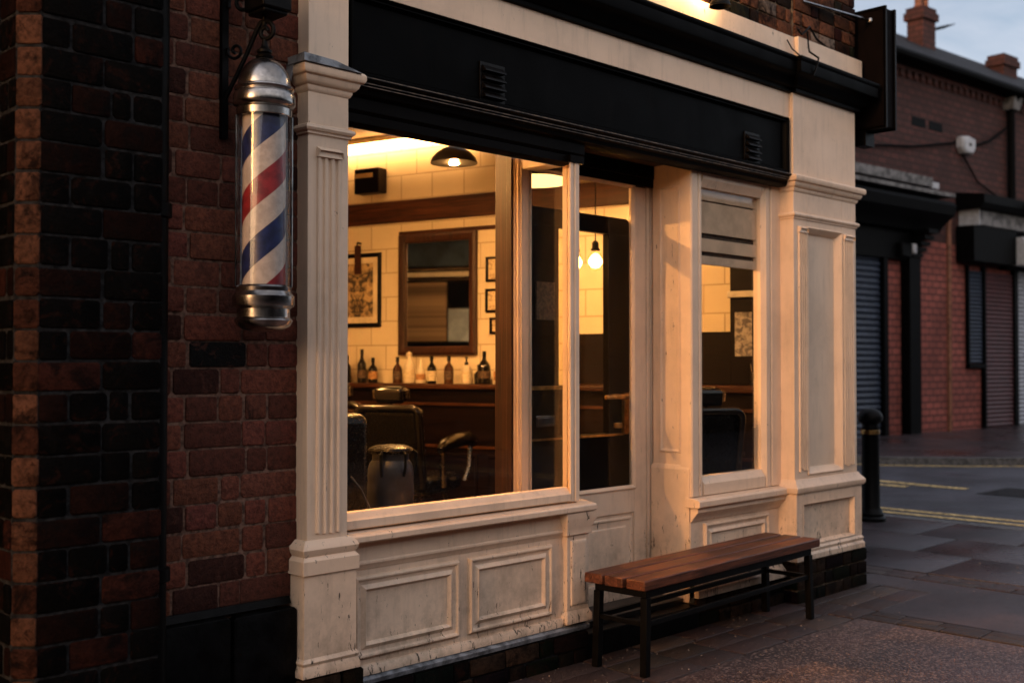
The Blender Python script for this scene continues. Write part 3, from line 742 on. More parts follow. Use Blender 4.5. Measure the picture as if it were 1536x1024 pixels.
# ================================================================== NEIGHBOURING BUILDING (brick pier, far left)
nb = thing('neighbouring_building', 'sooty brick building with a chamfered corner pier left of the barber pole', 'brick building')
b = B(); P_ = .0975
lens = [[.10, .205, .10], [.205, .10, .10], [.205, .205], [.10, .13, .07, .10], [.205, .20]]
courses(b, FY(3.44), 1.385, 1.79, .0, 3.25, P_, tint_soot, lens, depth=.02)
q = math.sqrt(.5)
fmc = lambda u, z, o: (1.327 + u * q - o * q, 3.494 - u * q - o * q, z)
courses(b, fmc, .0, .078, .0, 3.25, P_, tint_corner, [[.08]], depth=.02)
courses(b, FX(1.325), 3.50, 3.62, .0, 3.25, P_, tint_soot, [[.12], [.06, .06]], depth=.02)
pier = b.build('corner_pier', 'brick', nb)
b = B(); b.loft([[(1.330, 3.64, z), (1.330, 3.4985, z), (1.3835, 3.4455, z), (1.786, 3.4455, z), (1.786, 3.64, z)] for z in (0, 3.3)]); b.build('mortar_bed', 'mortar_dark', pier)
b = B(); courses(b, FY(3.62), .2, 1.31, 0, 3.25, P_, tint_soot, [[.2, .1], [.1, .2, .2]], depth=.02); lwm = b.build('brick_wall', 'brick', nb)
b = B(); b.box(-4, 1.34, 3.633, 3.9, 0, 3.3); b.build('mortar_bed', 'mortar_dark', lwm)
b = B(); b.box(-4, 1.785, 3.46, 9.8, 3.3, 6.5); b.box(-4, 1.785, 3.9, 9.8, 0, 3.3); b.build('upper_wall', 'brick_plain', nb)

# ================================================================== BARBER POLE
PC = (2.19, 3.455)
bp = thing('barber_pole', 'red white and blue striped barber pole with domed steel cap on a scrolled black bracket', 'barber pole', (PC[0], PC[1], 1.57))
bp_z = 1.57
b = B(); L = lambda prof: b.lathe((0, 0, 0), prof, 48)
def zz(l): return [(r, z - bp_z) for r, z in l]
L(zz([(.0, 1.562), (.04, 1.564), (.075, 1.572), (.094, 1.584), (.102, 1.598), (.104, 1.604), (.098, 1.612), (.094, 1.615), (.094, 1.645), (.100, 1.650), (.108, 1.655), (.110, 1.662), (.110, 1.690), (.105, 1.696), (.097, 1.708), (.099, 1.722), (.092, 1.73), (.0, 1.73)]))
b.build('base_cap', 'steel', bp)
b = B(); L = lambda prof: b.lathe((0, 0, 0), prof, 48)
L(zz([(.0, 2.335), (.094, 2.335), (.098, 2.338), (.099, 2.362), (.094, 2.367), (.104, 2.373), (.110, 2.380), (.111, 2.386), (.111, 2.412), (.108, 2.418), (.102, 2.421), (.099, 2.427), (.105, 2.432), (.107, 2.438), (.104, 2.444), (.097, 2.446)] +
     [(.094 * math.cos(a), 2.448 + .106 * math.sin(a)) for a in [k / 14 * PI / 2 for k in range(15)]][:-1] + [(.0, 2.554)]))
b.build('domed_cap', 'steel', bp)
b = B(); b.lathe((0, 0, 0), zz([(.0, 2.550), (.03, 2.552), (.032, 2.559), (.022, 2.565), (.027, 2.571), (.027, 2.580), (.016, 2.588), (.011, 2.60), (.008, 2.62), (.0, 2.621)]), 20); b.build('finial', 'iron', bp)
# helical stripes
cyl = B(); pitch = .41; n = 72; r0 = .077
ph0 = -212.0
for k in range(-3, 4):
    for qd in range(4):
        zc = 2.185 + k * pitch + (qd - .5) * pitch / 4
        mi = [1, 0, 2, 0][qd]
        ra, rb = [], []
        for i in range(n + 1):
            ph = ph0 + 360 * i / n; rise = pitch * i / n
            for lst, off in ((ra, 0), (rb, pitch / 4)):
                z = min(max(zc + off + rise, 1.725), 2.345)
                lst.append((r0 * math.cos(R(ph)), r0 * math.sin(R(ph)), z - bp_z))
        if ra[-1][2] <= 1.7251 - bp_z and rb[-1][2] <= 1.7251 - bp_z: continue
        if ra[0][2] >= 2.3449 - bp_z: continue
        vs = ra + rb; fs = []
        for i in range(n):
            if max(rb[i][2], rb[i + 1][2]) - min(ra[i][2], ra[i + 1][2]) < 1e-5: continue
            fs.append((i, i + 1, n + 2 + i, n + 1 + i))
        cyl.add(vs, fs, mi)
cyl.build('striped_cylinder', ['stripe_cream', 'stripe_blue', 'stripe_red'], bp, ang=60)
b = B(); b.lathe((0, 0, 0), zz([(.0945, 1.728), (.0945, 2.337)]), 64)
o = b.build('glass_tube', 'glass_tube', bp); 
b = B()
for a in (-212 + 4, -32 - 2, 60): b.tube([(.0985 * math.cos(R(a)), .0985 * math.sin(R(a)), 1.725 - bp_z), (.0985 * math.cos(R(a)), .0985 * math.sin(R(a)), 2.34 - bp_z)], .0035, 8)
b.build('tie_rod', 'steel', bp)
# wrought iron bracket fixed to the wall
b = B()
wy = 3.605 - PC[1]; wx = -.075
b.box(wx - .013, wx + .013, wy - .008, wy + .012, .70, 1.40)
def scroll(c, r_, turns, a0, sgn=1, dirv=None, n=30):
    d = dirv or (0, -1)
    pts = []
    for i in range(n):
        t = i / (n - 1); a = a0 + sgn * turns * 2 * PI * t; rr_ = r_ * (1 - .78 * t)
        h_ = rr_ * math.cos(a); pts.append((c[0] + d[0] * h_, c[1] + d[1] * h_, c[2] + rr_ * math.sin(a)))
    return pts
arm = Vector((0 - wx, 0 - wy)).normalized(); dv = (arm.x, arm.y)
top = 2.688 - bp_z
b.tube([(wx, wy, .84), (wx * .72, wy * .72, .92), (wx * .45, wy * .45, 1.00), (wx * .2, wy * .2, 1.085)] + scroll((dv[0] * .004, dv[1] * .004, top - .04), .040, 1.3, R(120), -1, dv), .0085, 8)
b.tube(scroll((wx * .55, wy * .55, 1.20), .06, 1.4, R(200), -1, dv), .008, 8)
b.tube(scroll((wx * .72, wy * .72, 1.02), .034, 1.3, R(160), 1, dv), .006, 8)
b.tube([(wx, wy, 1.26), (wx * .3, wy * .3, 1.25), (.02, -.02, 1.245)], .011, 8)
b.tube([(0, 0, 1.10), (0, 0, 1.20)], .008, 8)
b.build('bracket', 'iron', bp)
b = B(); b.box(-.05, .07, -.07, .06, 1.150, 1.30); b.box(-.04, .06, -.06, .05, 1.135, 1.151); b.build('motor_box', 'iron', bp, bevel=.006)

# ================================================================== STREET BENCH
bn = thing('street_bench', 'slatted red brown wooden bench on a black metal frame under the shop window', 'bench', (4.868, 3.385, 0), .0435)
for i in range(3):
    y0 = -.178 + i * .1235
    b = B(); b.box(-.853 + rnd(-.004, .004), .853 + rnd(-.004, .004), y0, y0 + .106, .408, .455); pk = b.build('seat_plank', 'bench_wood', bn, bevel=.006, seg=3)
b = B()
for y0 in (-.150, .124): b.box(-.80, .80, y0, y0 + .026, .366, .4075)
for x0 in (-.80, .776): b.box(x0, x0 + .026, -.124, .124, .368, .4065)
b.build('seat_frame', 'iron', bn, bevel=.002)
for sx in (-1, 1):
    for sy in (-1, 1):
        b = B(); cx = sx * .785; cy = sy * .137
        b.loft([[(cx + a * .018 + sx * .012 * (1 - t), cy + c * .018 + sy * .004 * (1 - t), z) for a, c in ((-1, -1), (1, -1), (1, 1), (-1, 1))] for z, t in ((.004, 0), (.366, 1))])
        b.build('leg', 'iron', bn, bevel=.002)
b = B()
for sy in (-1, 1): b.box(-.77, .77, sy * .139 - .010, sy * .139 + .010, .232, .256)
for sx in (-1, 1): b.box(sx * .79 - .010, sx * .79 + .010, -.128, .128, .233, .255)
b.build('stretcher', 'iron', bn, bevel=.002)

# ================================================================== BOLLARD
bo = thing('bollard', 'black cast iron bollard with a gold band near the kerb', 'bollard', (9.62, 4.93, 0))
b = B(); b.lathe((0, 0, 0), [(.0, 0), (.135, 0), (.135, .03), (.115, .05), (.118, .07), (.10, .10), (.085, .13), (.078, .80), (.082, .815), (.082, .86)], 24); b.build('post', 'iron', bo)
b = B(); b.lathe((0, 0, 0), [(.083, .80), (.086, .802), (.086, .835), (.083, .838)], 24); b.build('band', 'brass', bo)
b = B(); b.lathe((0, 0, 0), [(.076, .86), (.074, .89), (.092, .905), (.110, .925), (.113, .955), (.104, .985), (.085, 1.01), (.05, 1.03), (.0, 1.038)], 24); b.build('cap', 'iron', bo)

# ================================================================== PROJECTING SIGN, ROD, LAMP, CABLE
sg = thing('hanging_sign', 'blank black box sign projecting from the corner of the shop above the street', 'sign', (6.97, 3.62, 3.0))
b = B(); b.box(-.065, .065, -.20, .34, .015, .805); b.build('box', 'sign_black', sg, bevel=.004)
b = B()
for x0 in (-.076, .055): b.rects(lambda u, z, o, x=x0: (x + .0105 + o, u, z), -.214, .345, .005, .815, [(0, -.0105), (0, .0105), (.016, .0105), (.016, -.0105)], 0, False)
b.build('frame', 'iron', sg, bevel=.001)
for q in (.12, .62): b = B(); b.box(-.145, -.066, .10, .16, q, q + .04); b.build('bracket', 'iron', sg)
b = B(); b.box(-.06, .06, -.06, .02, -.09, .014); b.build('transformer_box', 'iron', sg)
b = B(); b.tube([(-.80, -.02, .715), (-.07, -.10, .735)], .011, 8); b.lathe((-.07, -.10, .735), [(0, -.024), (.02, -.014), (.024, 0), (.02, .014), (0, .024)], 12); b.build('stay_rod', 'steel', sg)
wl = thing('wall_lamp', 'lit black swan neck lamp on the brickwork above the cornice', 'lamp', (5.15, 3.61, 3.50))
b = B(); b.lathe((0, -.01, .05), [(0, -.05), (.045, -.05), (.045, .05), (0, .05)], 16); b.build('wall_plate', 'iron', wl)
b = B(); b.tube([(0, -.02, .06), (0, -.06, .09), (-.02, -.10, .08), (-.05, -.13, .02), (-.08, -.15, -.03)], .013, 8); b.build('arm', 'iron', wl)
b = B(); b.lathe((-.09, -.155, -.105), [(.0, .085), (.03, .08), (.04, .05), (.055, .02), (.06, .0), (.055, .0), (.04, .03), (.0, .06)], 20); b.build('lamp_shade', 'iron', wl)
b = B(); b.lathe((-.09, -.135, .06), [(.032 * math.sin(a), -.032 * math.cos(a)) for a in [k / 8 * PI for k in range(9)]], 14); b.build('bulb', 'wall_lamp_hot', wl)
cb = B()
cb.tube([(6.03, 3.55, 3.50), (6.06, 3.54, 3.47), (6.10, 3.535, 3.50), (6.17, 3.55, 3.545), (6.30, 3.575, 3.50), (6.50, 3.58, 3.46), (6.86, 3.585, 3.43)], .007, 6)
cb.tube([(6.12, 3.535, 3.50), (6.12, 3.53, 3.42), (6.08, 3.50, 3.36), (6.05, 3.42, 3.30), (6.03, 3.42, 3.25), (6.02, 3.44, 3.19)], .006, 6)
cb.tube([(5.94, 3.57, 3.42), (5.98, 3.56, 3.37), (6.04, 3.55, 3.345), (6.09, 3.545, 3.33)], .004, 6)
o = cb.build('cable', 'iron'); o['label'] = 'loose black cable sagging over the cream band at the shop corner'; o['category'] = 'cable'

# ================================================================== INTERIOR THINGS
def wall_thing(name, label, cat, s, z, group=None, off=0.0): return thing(name, label, cat, WP(s, off, z), TH, group)
# counter along the tiled wall
ct = wall_thing('counter', 'long dark mahogany counter running under the bottles along the tiled wall', 'counter', 2.6, .15)
b = B(); b.box(-2.3, 2.42, -.37, -.002, 1.105, 1.14); b.build('counter_top', 'mahogany', ct, bevel=.008, seg=3)
b = B(); b.box(-2.28, 2.40, -.33, -.004, .0, 1.104); b.build('carcass', 'dark_wood', ct)
for i in range(6):
    x = -2.2 + i * .76
    b = B(); b.rects(lambda u, z, o: (u, -.33 - o, z), x, x + .68, .10, .62, [(0, 0), (.004, .012), (.02, .014), (.03, .004), (.05, .003)]); b.build('door_panel', 'dark_wood', ct, bevel=.001)
b = B(); b.box(-2.28, 2.40, -.345, -.331, .66, .68); b.box(-2.28, 2.40, -.350, -.331, .98, 1.0); b.build('bead_rail', 'mahogany', ct)

def bottle(kind, s, off, label, hs=1.0):
    t = thing('bottle', label, 'bottle', WP(s, off, 1.291), TH, 'bottles on the counter')
    wine = [(0, 0), (.032, .001), (.036, .006), (.036, .13), (.034, .15), (.022, .175), (.014, .195), (.0125, .235), (.0, .235)]
    squat = [(0, 0), (.032, .001), (.036, .006), (.036, .105), (.031, .122), (.016, .138), (.012, .15), (.012, .17), (0, .17)]
    jug = [(0, 0), (.040, .001), (.045, .007), (.045, .125), (.040, .15), (.028, .172), (.021, .19), (.021, .225), (.024, .23), (.024, .245), (0, .246)]
    cone = [(0, 0), (.034, .001), (.038, .006), (.038, .09), (.034, .108), (.022, .13), (.016, .142), (.012, .165), (.006, .19), (0, .192)]
    pump = [(0, 0), (.038, .001), (.042, .006), (.042, .115), (.036, .132), (.018, .142), (.014, .15), (0, .151)]
    flask = [(0, 0), (.042, .001), (.047, .007), (.047, .10), (.044, .125), (.030, .15), (.017, .165), (.014, .185), (.014, .20), (0, .20)]
    pf, mat, lab, capm = dict(wine=(wine, 'bottle_dark', ('label_dark', .04, .10), 'bottle_dark'), amber=(squat, 'bottle_dark', ('label_tan', .03, .09), 'iron'), white=(jug, 'bottle_white', ('label_cream', .03, .11), 'bottle_white'),
        cone=(cone, 'bottle_white', ('label_tan', .03, .075), 'bottle_white'), paper=(squat, 'bottle_dark', ('label_cream', .02, .09), 'iron'), brown=(squat, 'bottle_amber', ('label_dark', .03, .09), 'iron'),
        pump=(pump, 'bottle_white', ('label_cream', .03, .10), 'iron'), small=(squat, 'bottle_dark', None, 'iron'), flask=(flask, 'bottle_dark', ('label_dark', .04, .09), 'iron'), clear=(pump, 'bottle_white', ('label_tan', .03, .10), 'iron'))[kind]
    pf = [(r_ * 1.06, z * hs) for r_, z in pf]
    b = B(); b.lathe((0, 0, 0), pf, 20); b.build('body', mat, t)
    if lab:
        rmax = max(r_ for r_, z in pf) + .0008
        b = B(); k = 16
        b.loft([[(rmax * math.cos(PI * (-.5) + PI * .75 * (i / k * 2 - 1)), rmax * math.sin(PI * (-.5) + PI * .75 * (i / k * 2 - 1)), z * hs) for i in range(k + 1)] for z in lab[1:]], 0, False, False, False)
        b.build('label', lab[0], t)
    zt = pf[-1][1]
    b = B()
    if kind in ('pump', 'clear'): b.lathe((0, 0, zt), [(0, 0), (.016, 0), (.016, .02), (.007, .024), (.007, .05), (.013, .052), (.013, .062), (0, .063)], 12)
    elif kind in ('white', 'cone'): b.lathe((0, 0, zt - .004), [(0, 0), (.009, 0), (.008, .012), (0, .014)], 12)
    else: b.lathe((0, 0, zt - .012), [(0, 0), (.0155, 0), (.0155, .038), (.013, .042), (0, .042)], 12)
    b.build('stopper', capm, t)
for k_, s_, off, lb, hs in [
    ('small', 4.03, .13, 'dark bottle at the counter end cut off by the cream pilaster', 1.15), ('wine', 3.871, .13, 'tall dark wine shaped bottle second from the left end of the counter', 1.05), ('amber', 3.763, .12, 'short dark bottle with a tan label beside the tall wine shaped one', 1.05),
    ('brown', 3.504, .13, 'dark brown bottle standing just left of the tall white bottle', 1.08), ('white', 3.38, .14, 'tall white jug shaped bottle below the left side of the mirror', 1.0), ('cone', 3.275, .13, 'small white bottle with a pointed nozzle and tan label', 1.0),
    ('paper', 3.166, .13, 'black bottle with a large cream paper label under the mirror', 1.12), ('brown', 3.002, .13, 'brown bottle with a dark label under the right side of the mirror', 1.12), ('pump', 2.842, .12, 'white round shouldered bottle with a black pump top', .98),
    ('small', 2.738, .10, 'little black bottle tucked against the big round flask', .72), ('flask', 2.666, .14, 'large round shouldered black flask near the wooden post', 1.12), ('clear', 2.535, .13, 'pale pump bottle with a tan label next to the wooden post', .98)]:
    bottle(k_, s_, off, lb, hs)

def picture(name, label, cat, s0, s1, z0, z1, fm_, artm, fw=.02, mat_=0, group=None):
    sc = (s0 + s1) / 2; w = abs(s0 - s1) / 2; h2 = (z1 - z0) / 2
    t = wall_thing(name, label, cat, sc, (z0 + z1) / 2, group)
    F = lambda u, z, o: (u, -o, z)
    b = B(); b.rects(F, -w, w, -h2, h2, [(0, .001), (0, .022), (fw * .3, .028), (fw * .7, .024), (fw, .014), (fw, .008)], 0, False); b.build('frame', fm_, t)
    if mat_:
        b = B(); b.rects(F, -w + fw, w - fw, -h2 + fw, h2 - fw, [(0, .009), (mat_, .009)], 0, False); b.build('mount', 'paper', t)
    b = B(); i = fw + mat_; b.add([(-w + i, -.0085, -h2 + i), (w - i, -.0085, -h2 + i), (w - i, -.0085, h2 - i), (-w + i, -.0085, h2 - i)], [(0, 1, 2, 3)]); b.build('print', artm, t)
    return t
picture('framed_print', 'large black framed ornate print half hidden behind the cream pilaster', 'picture', 4.27, 3.768, 1.755, 2.375, 'iron', 'art_ornate', .035, .05)
for (a, c, z0, z1), lb in zip(((2.731, 2.596, 2.09, 2.285), (2.735, 2.593, 1.85, 2.035), (2.695, 2.577, 1.68, 1.81)),
        ('small framed sketch at the top of the column beside the mirror', 'small framed sketch in the middle of the column beside the mirror', 'smallest framed sketch at the foot of the column beside the mirror')):
    picture('small_frame', lb, 'picture', a, c, z0, z1, 'dark_wood', 'art_sketch', .02, 0, 'small pictures beside the mirror')
sp_ = wall_thing('razor_strop', 'dark leather strop on a hook hanging over the ornate print', 'strop', 3.99, 2.30)
b = B(); b.loft([[(-.032, -.045, .14), (.032, -.045, .14), (.032, -.038, .14), (-.032, -.038, .14)], [(-.034, -.042, -.10), (.034, -.042, -.10), (.034, -.035, -.10), (-.034, -.035, -.10)]]); b.build('strap', 'leather_brown', sp_)
b = B(); b.tube([(0, 0, .16), (0, -.045, .165), (.0, -.05, .14)], .008, 6); b.build('hook', 'iron', sp_)
mr = wall_thing('wall_mirror', 'large mahogany framed mirror on the tiled wall above the bottles', 'mirror', 3.193, 2.01)
F = lambda u, z, o: (u, -o, z)
b = B(); b.rects(F, -.378, .378, -.49, .49, [(0, .001), (0, .035), (.02, .045), (.045, .04), (.065, .03), (.07, .014)], 0, False); b.build('frame', 'mahogany_v', mr, bevel=.001)
m, nt, out = new_mat('mirror'); pr(nt, out, (.75, .76, .78), .03, 1); MATS['mirror'] = m
b = B(); b.add([(-.31, -.012, -.42), (.31, -.012, -.42), (.31, -.012, .42), (-.31, -.012, .42)], [(0, 1, 2, 3)]); b.build('mirror_glass', 'mirror', mr)
b = B(); b.box(-.378, .72, -.03, -.001, .492, .522); b.build('top_shelf', 'mahogany', mr, bevel=.003)
wb = wall_thing('wall_box', 'dark wooden box with a pale slot mounted high on the tiled wall', 'box', 3.83, 2.86)
b = B(); b.box(-.14, .12, -.12, -.002, 0, .21); b.build('case', 'dark_wood', wb, bevel=.012, seg=3)
b = B(); b.box(-.12, .06, -.128, -.121, .13, .165); b.build('slot', 'paper', wb)
sl_ = wall_thing('strip_light', 'bright strip light along the top of the tiled wall', 'light', 3.75, 3.22)
b = B(); b.box(-.50, .95, -.10, -.01, .062, .10); b.build('housing', 'paper', sl_)
b = B(); b.box(-.48, .93, -.10, -.02, .0, .061); b.build('tube', 'strip_hot', sl_)

def lamp(name, label, x, y, zb, kind):
    t = thing(name, label, 'lamp', (x, y, zb), 0)
    return t
pdn = lamp('pendant_lamp', 'black enamel pendant lamp with a lit bulb behind the shop window', 4.69, 5.21, 2.715, 0)
b = B(); b.lathe((0, 0, 0), [(.150, .0), (.150, .006), (.138, .035), (.105, .07), (.065, .095), (.035, .105), (.03, .135), (.018, .15), (0, .152)], 36); b.build('shade', 'shade_enamel', pdn)
b = B(); b.loft([[(r_ * math.cos(2 * PI * i / 36), r_ * math.sin(2 * PI * i / 36), z) for i in range(36)] for r_, z in ((.147, .001), (.134, .033), (.10, .066), (.06, .09), (.03, .098))], 0, False, True); b.build('shade_lining', 'shade_inner', pdn)
b = B(); b.lathe((0, 0, 0), [(0, -.012), (.025, -.006), (.036, .015), (.034, .035), (.02, .06), (0, .085)], 16); b.build('bulb', 'lamp_hot', pdn)
b = B(); b.tube([(0, 0, .15), (0, 0, .61)], .006, 6); b.build('cord', 'iron', pdn)
for x_, y_, z_, lb_ in ((3.55, 6.3, 2.75, 'added unseen black pendant lamp deep in the shop to the left of the ornate print'), (3.25, 4.95, 2.75, 'added black pendant lamp hidden behind the cream pilaster near the front of the shop')):
    q_ = copy_thing(pdn, (x_, y_, z_), 0, lb_)  # unseen extra pendants, added to brighten the interior
wp = thing('added_window_lamp', 'added unseen globe lamp under a black shade behind the fluted pilaster, lighting the doorway wall', 'lamp', (2.715, 3.845, 1.98))  # added lamp, out of view, to turn the doorway wall orange
b = B(); b.lathe((0, 0, 0), [(.078, -.03), (.082, -.028), (.08, .05), (.06, .09), (.03, .11), (.02, .16), (0, .16)], 28); b.build('shade', 'shade_enamel', wp)
b = B(); b.lathe((0, 0, 0), [(.065 * math.sin(a), -.02 - .065 * math.cos(a)) for a in [k / 10 * PI for k in range(11)]], 20); b.build('globe_bulb', 'added_lamp_globe', wp)
b = B(); b.tube([(0, 0, .155), (0, 0, .62)], .006, 6); b.build('cord', 'iron', wp)
def bulb_pendant(px, py, z, label):
    t = thing('bulb_pendant', label, 'lamp', (px, py, z), 0, 'bare bulbs on the tiled wall')
    b = B(); b.lathe((0, 0, 0), [(0, -.068), (.03, -.062), (.05, -.038), (.056, -.005), (.05, .03), (.034, .06), (.028, .075)], 24); b.build('glass_globe', 'glass_bulb', t)
    b = B(); b.lathe((0, 0, 0), [(0, -.048), (.03, -.038), (.046, -.012), (.046, .010), (.030, .037), (.016, .05), (0, .055)], 16); b.build('bulb', 'bulb_hot', t)
    b = B(); b.lathe((0, 0, 0), [(0, .075), (.032, .075), (.034, .085), (.024, .095), (.024, .13), (.012, .145), (0, .146)], 16); b.build('socket', 'iron', t)
    b = B(); b.tube([(0, 0, .14), (0, 0, 3.335 - z)], .0045, 6); b.build('cord', 'iron', t)
x, y, _ = WP(1.577, .4, 0); bulb_pendant(x, y, 2.165, 'bare glowing bulb seen whole through the black inner door')
x, y, _ = WP(1.735, .4, 0); bulb_pendant(x, y, 2.165, 'bare glowing bulb half hidden behind the cream window post')
dl = thing('disc_lamp', 'glowing disc lamp seen through the shop window beside the wooden post', 'lamp', (4.46, 4.28, 2.46))
b = B(); b.lathe((0, 0, 0), [(0, .0), (.20, .0), (.21, .004), (.21, .012), (0, .012)], 36); b.build('diffuser', 'disc_hot', dl)
b = B(); b.lathe((0, 0, 0), [(0, .0125), (.215, .0125), (.215, .03), (.05, .05), (.012, .06), (.012, .868), (0, .868)], 36); b.build('housing', 'shade_enamel', dl)

# barber chairs
def make_chair(label, leather, loc, rz):
    t = thing('barber_chair', label, 'barber chair', loc, rz, 'barber chairs facing the mirror wall')
    b = B(); b.box(-.24, .28, -.24, .24, .44, .56); b.build('seat', leather, t, bevel=.045, seg=4)
    b = B(); b.box(-.055, .055, -.215, .215, 0, .56); o = b.build('backrest', leather, t, bevel=.05, seg=4); o.location = (-.27, 0, .47); o.rotation_euler[1] = R(-9)
    tr = B(); pts = []
    for y0, z0, a0 in ((.165, .51, 0), (-.165, .51, 90)):
        for k in range(6): a = R(a0 + k * 18); pts.append((-.06, y0 + .052 * math.cos(a), z0 + .052 * math.sin(a)))
    tr.tube([(-.052, .214, .04)] + pts + [(-.052, -.214, .04)], .024, 12); tr.build('back_trim', 'leather_gloss', o)
    b = B(); b.box(-.055, .055, -.105, .105, -.055, .055); o = b.build('headrest', 'leather_gloss', t, bevel=.035, seg=4); o.location = (-.36, 0, 1.10); o.rotation_euler[1] = R(-9)
    b = B(); b.tube([(.0, -.112, -.025), (.0, -.112, .03)], .02, 8); b.tube([(.0, .112, -.025), (.0, .112, .03)], .02, 8); b.build('roller_end', 'chrome_warm', o)
    b = B(); b.tube([(-.345, 0, .95), (-.36, 0, 1.09)], .018, 10); b.build('headrest_post', 'chrome_warm', t)
    for sy in (-1, 1):
        b = B(); b.tube([(-.26, sy * .30, .74), (-.20, sy * .30, .765), (0, sy * .30, .785), (.2, sy * .30, .79), (.3, sy * .30, .765), (.325, sy * .30, .74)], [.022, .042, .05, .05, .045, .02], 12); b.build('armrest', 'leather_gloss', t)
        b = B(); b.tube([(-.22, sy * .30, .74), (-.21, sy * .30, .60), (-.16, sy * .28, .50)], .022, 8); b.tube([(.26, sy * .30, .745), (.24, sy * .30, .60), (.2, sy * .28, .50)], .02, 8); b.build('arm_support', 'chrome_warm', t)
    b = B(); b.lathe((0, 0, 0), [(0, 0), (.30, 0), (.31, .02), (.27, .05), (.10, .075), (.075, .10), (.07, .38), (.12, .42), (.12, .44), (0, .44)], 32); b.build('pedestal', 'chrome_warm', t)
    b = B(); b.tube([(.22, .1, .46), (.46, .1, .16), (.56, .1, .16)], .018, 8); b.tube([(.22, -.1, .46), (.46, -.1, .16), (.56, -.1, .16)], .018, 8); b.box(.44, .60, -.18, .18, .165, .185); b.build('footrest', 'chrome_warm', t)
    return t
ca = R(25)
ch1 = make_chair('black leather barber chair with chrome trim seen from behind through the shop window', 'leather_black', (4.85, 5.78, .15), ca)
ch2 = make_chair('brown leather barber chair partly hidden behind the cream pilaster', 'leather_brown', (5.02, 6.56, .15), R(20))
ch3 = copy_thing(ch1, (5.72, 4.22, .15), R(62), 'black barber chair standing behind the small right hand window')

# window display: low shelf, drum, black case
dsf = thing('display_shelf', 'low dark shelf just inside the shop window', 'shelf', (3.3, 3.95, .15))
b = B(); b.box(-.62, .62, -.27, .25, .42, .45); b.build('top', 'dark_wood', dsf, bevel=.004)
for sx in (-.58, .58):
    for sy in (-.22, .2): b = B(); b.box(sx - .02, sx + .02, sy - .02, sy + .02, 0, .42); b.build('leg', 'dark_wood', dsf)
dr = thing('metal_churn', 'blue grey dented metal churn with a lid behind the shop window', 'churn', (3.285, 4.09, .60))
prof = [(0, 0), (.108, 0), (.112, .008)]
for k in range(12): prof.append((.109 + .0022 * math.sin(k * 1.7) , .03 + k * .027))
prof += [(.106, .36), (.098, .385), (.086, .40), (.086, .43), (0, .43)]
b = B(); b.lathe((0, 0, 0), prof, 40); b.build('body', 'drum_blue', dr)
b = B(); b.lathe((0, 0, 0), [(.0, .431), (.094, .431), (.104, .437), (.107, .446), (.100, .456), (.07, .468), (.0, .474)], 40); b.build('lid', 'leather_black', dr)
b = B()
for a in (-150, -30, -95):
    c, s_ = math.cos(R(a)), math.sin(R(a)); b.tube([(.112 * c, .112 * s_, .33), (.122 * c, .122 * s_, .37), (.122 * c, .122 * s_, .43), (.104 * c, .104 * s_, .445)], .007, 6)
b.build('clasp', 'iron', dr)
cs = thing('equipment_case', 'glossy black upright case with a grey side and hanging cord beside the churn', 'case', (2.90, 4.03, .60), R(8))
b = B(); b.box(-.11, .13, -.12, .12, 0, .63); b.build('body', 'leather_black', cs, bevel=.045, seg=4)
b = B(); b.box(-.127, -.112, -.13, .11, .0, .575); b.build('side_panel', 'slate', cs, bevel=.006)
b = B(); b.tube([(.0, -.127, .36), (.05, -.14, .30), (.09, -.15, .22), (.08, -.145, .12), (.05, -.14, .03)], .004, 6); b.build('cord', 'grey_ledge', cs)

# left plaster wall: what the mirror shows
def leftwall(name, label, cat, y0, y1, z0, z1, m, t=.03):
    o = thing(name, label, cat, (2.555, (y0 + y1) / 2, z0)); b = B()
    b.box(0.002, t, -(y1 - y0) / 2, (y1 - y0) / 2, 0, z1 - z0); b.build('board', m, o, bevel=.004)
    b = B(); b.rects(lambda u, z, p: (t + p, u, z), -(y1 - y0) / 2, (y1 - y0) / 2, 0, z1 - z0, [(0, .0), (.0, .008), (.02, .01), (.024, .001)], 0, False); b.build('edging', 'dark_wood', o)
    return o
leftwall('slate_board', 'blue grey slatted board shown at the top of the mirror', 'board', 7.2, 8.9, 2.52, 3.15, 'slateblue')
leftwall('white_shelf', 'white shelf edge shown across the mirror', 'shelf', 7.2, 8.9, 2.40, 2.50, 'rail_white', .05)
leftwall('dark_board', 'dark board shown in the lower mirror', 'board', 7.2, 8.9, 1.2, 2.385, 'black_far')
o = thing('poster', 'brown mottled poster shown in the lower left of the mirror', 'poster', (2.60, 8.30, 1.70)); b = B(); b.box(.0, .012, -.41, .41, 0, .66); b.build('sheet', 'art_poster', o)
b = B(); b.box(.0, .016, -.43, .43, -.02, -.001); b.build('batten', 'dark_wood', o)
o = thing('pale_notice', 'pale blue notice shown in the lower right of the mirror', 'notice', (2.60, 7.72, 1.70)); b = B(); b.box(.0, .012, -.14, .145, 0, .36); b.build('sheet', 'paleblue', o)
b = B(); b.box(.0, .016, -.15, .155, .361, .375); b.build('batten', 'dark_wood', o)

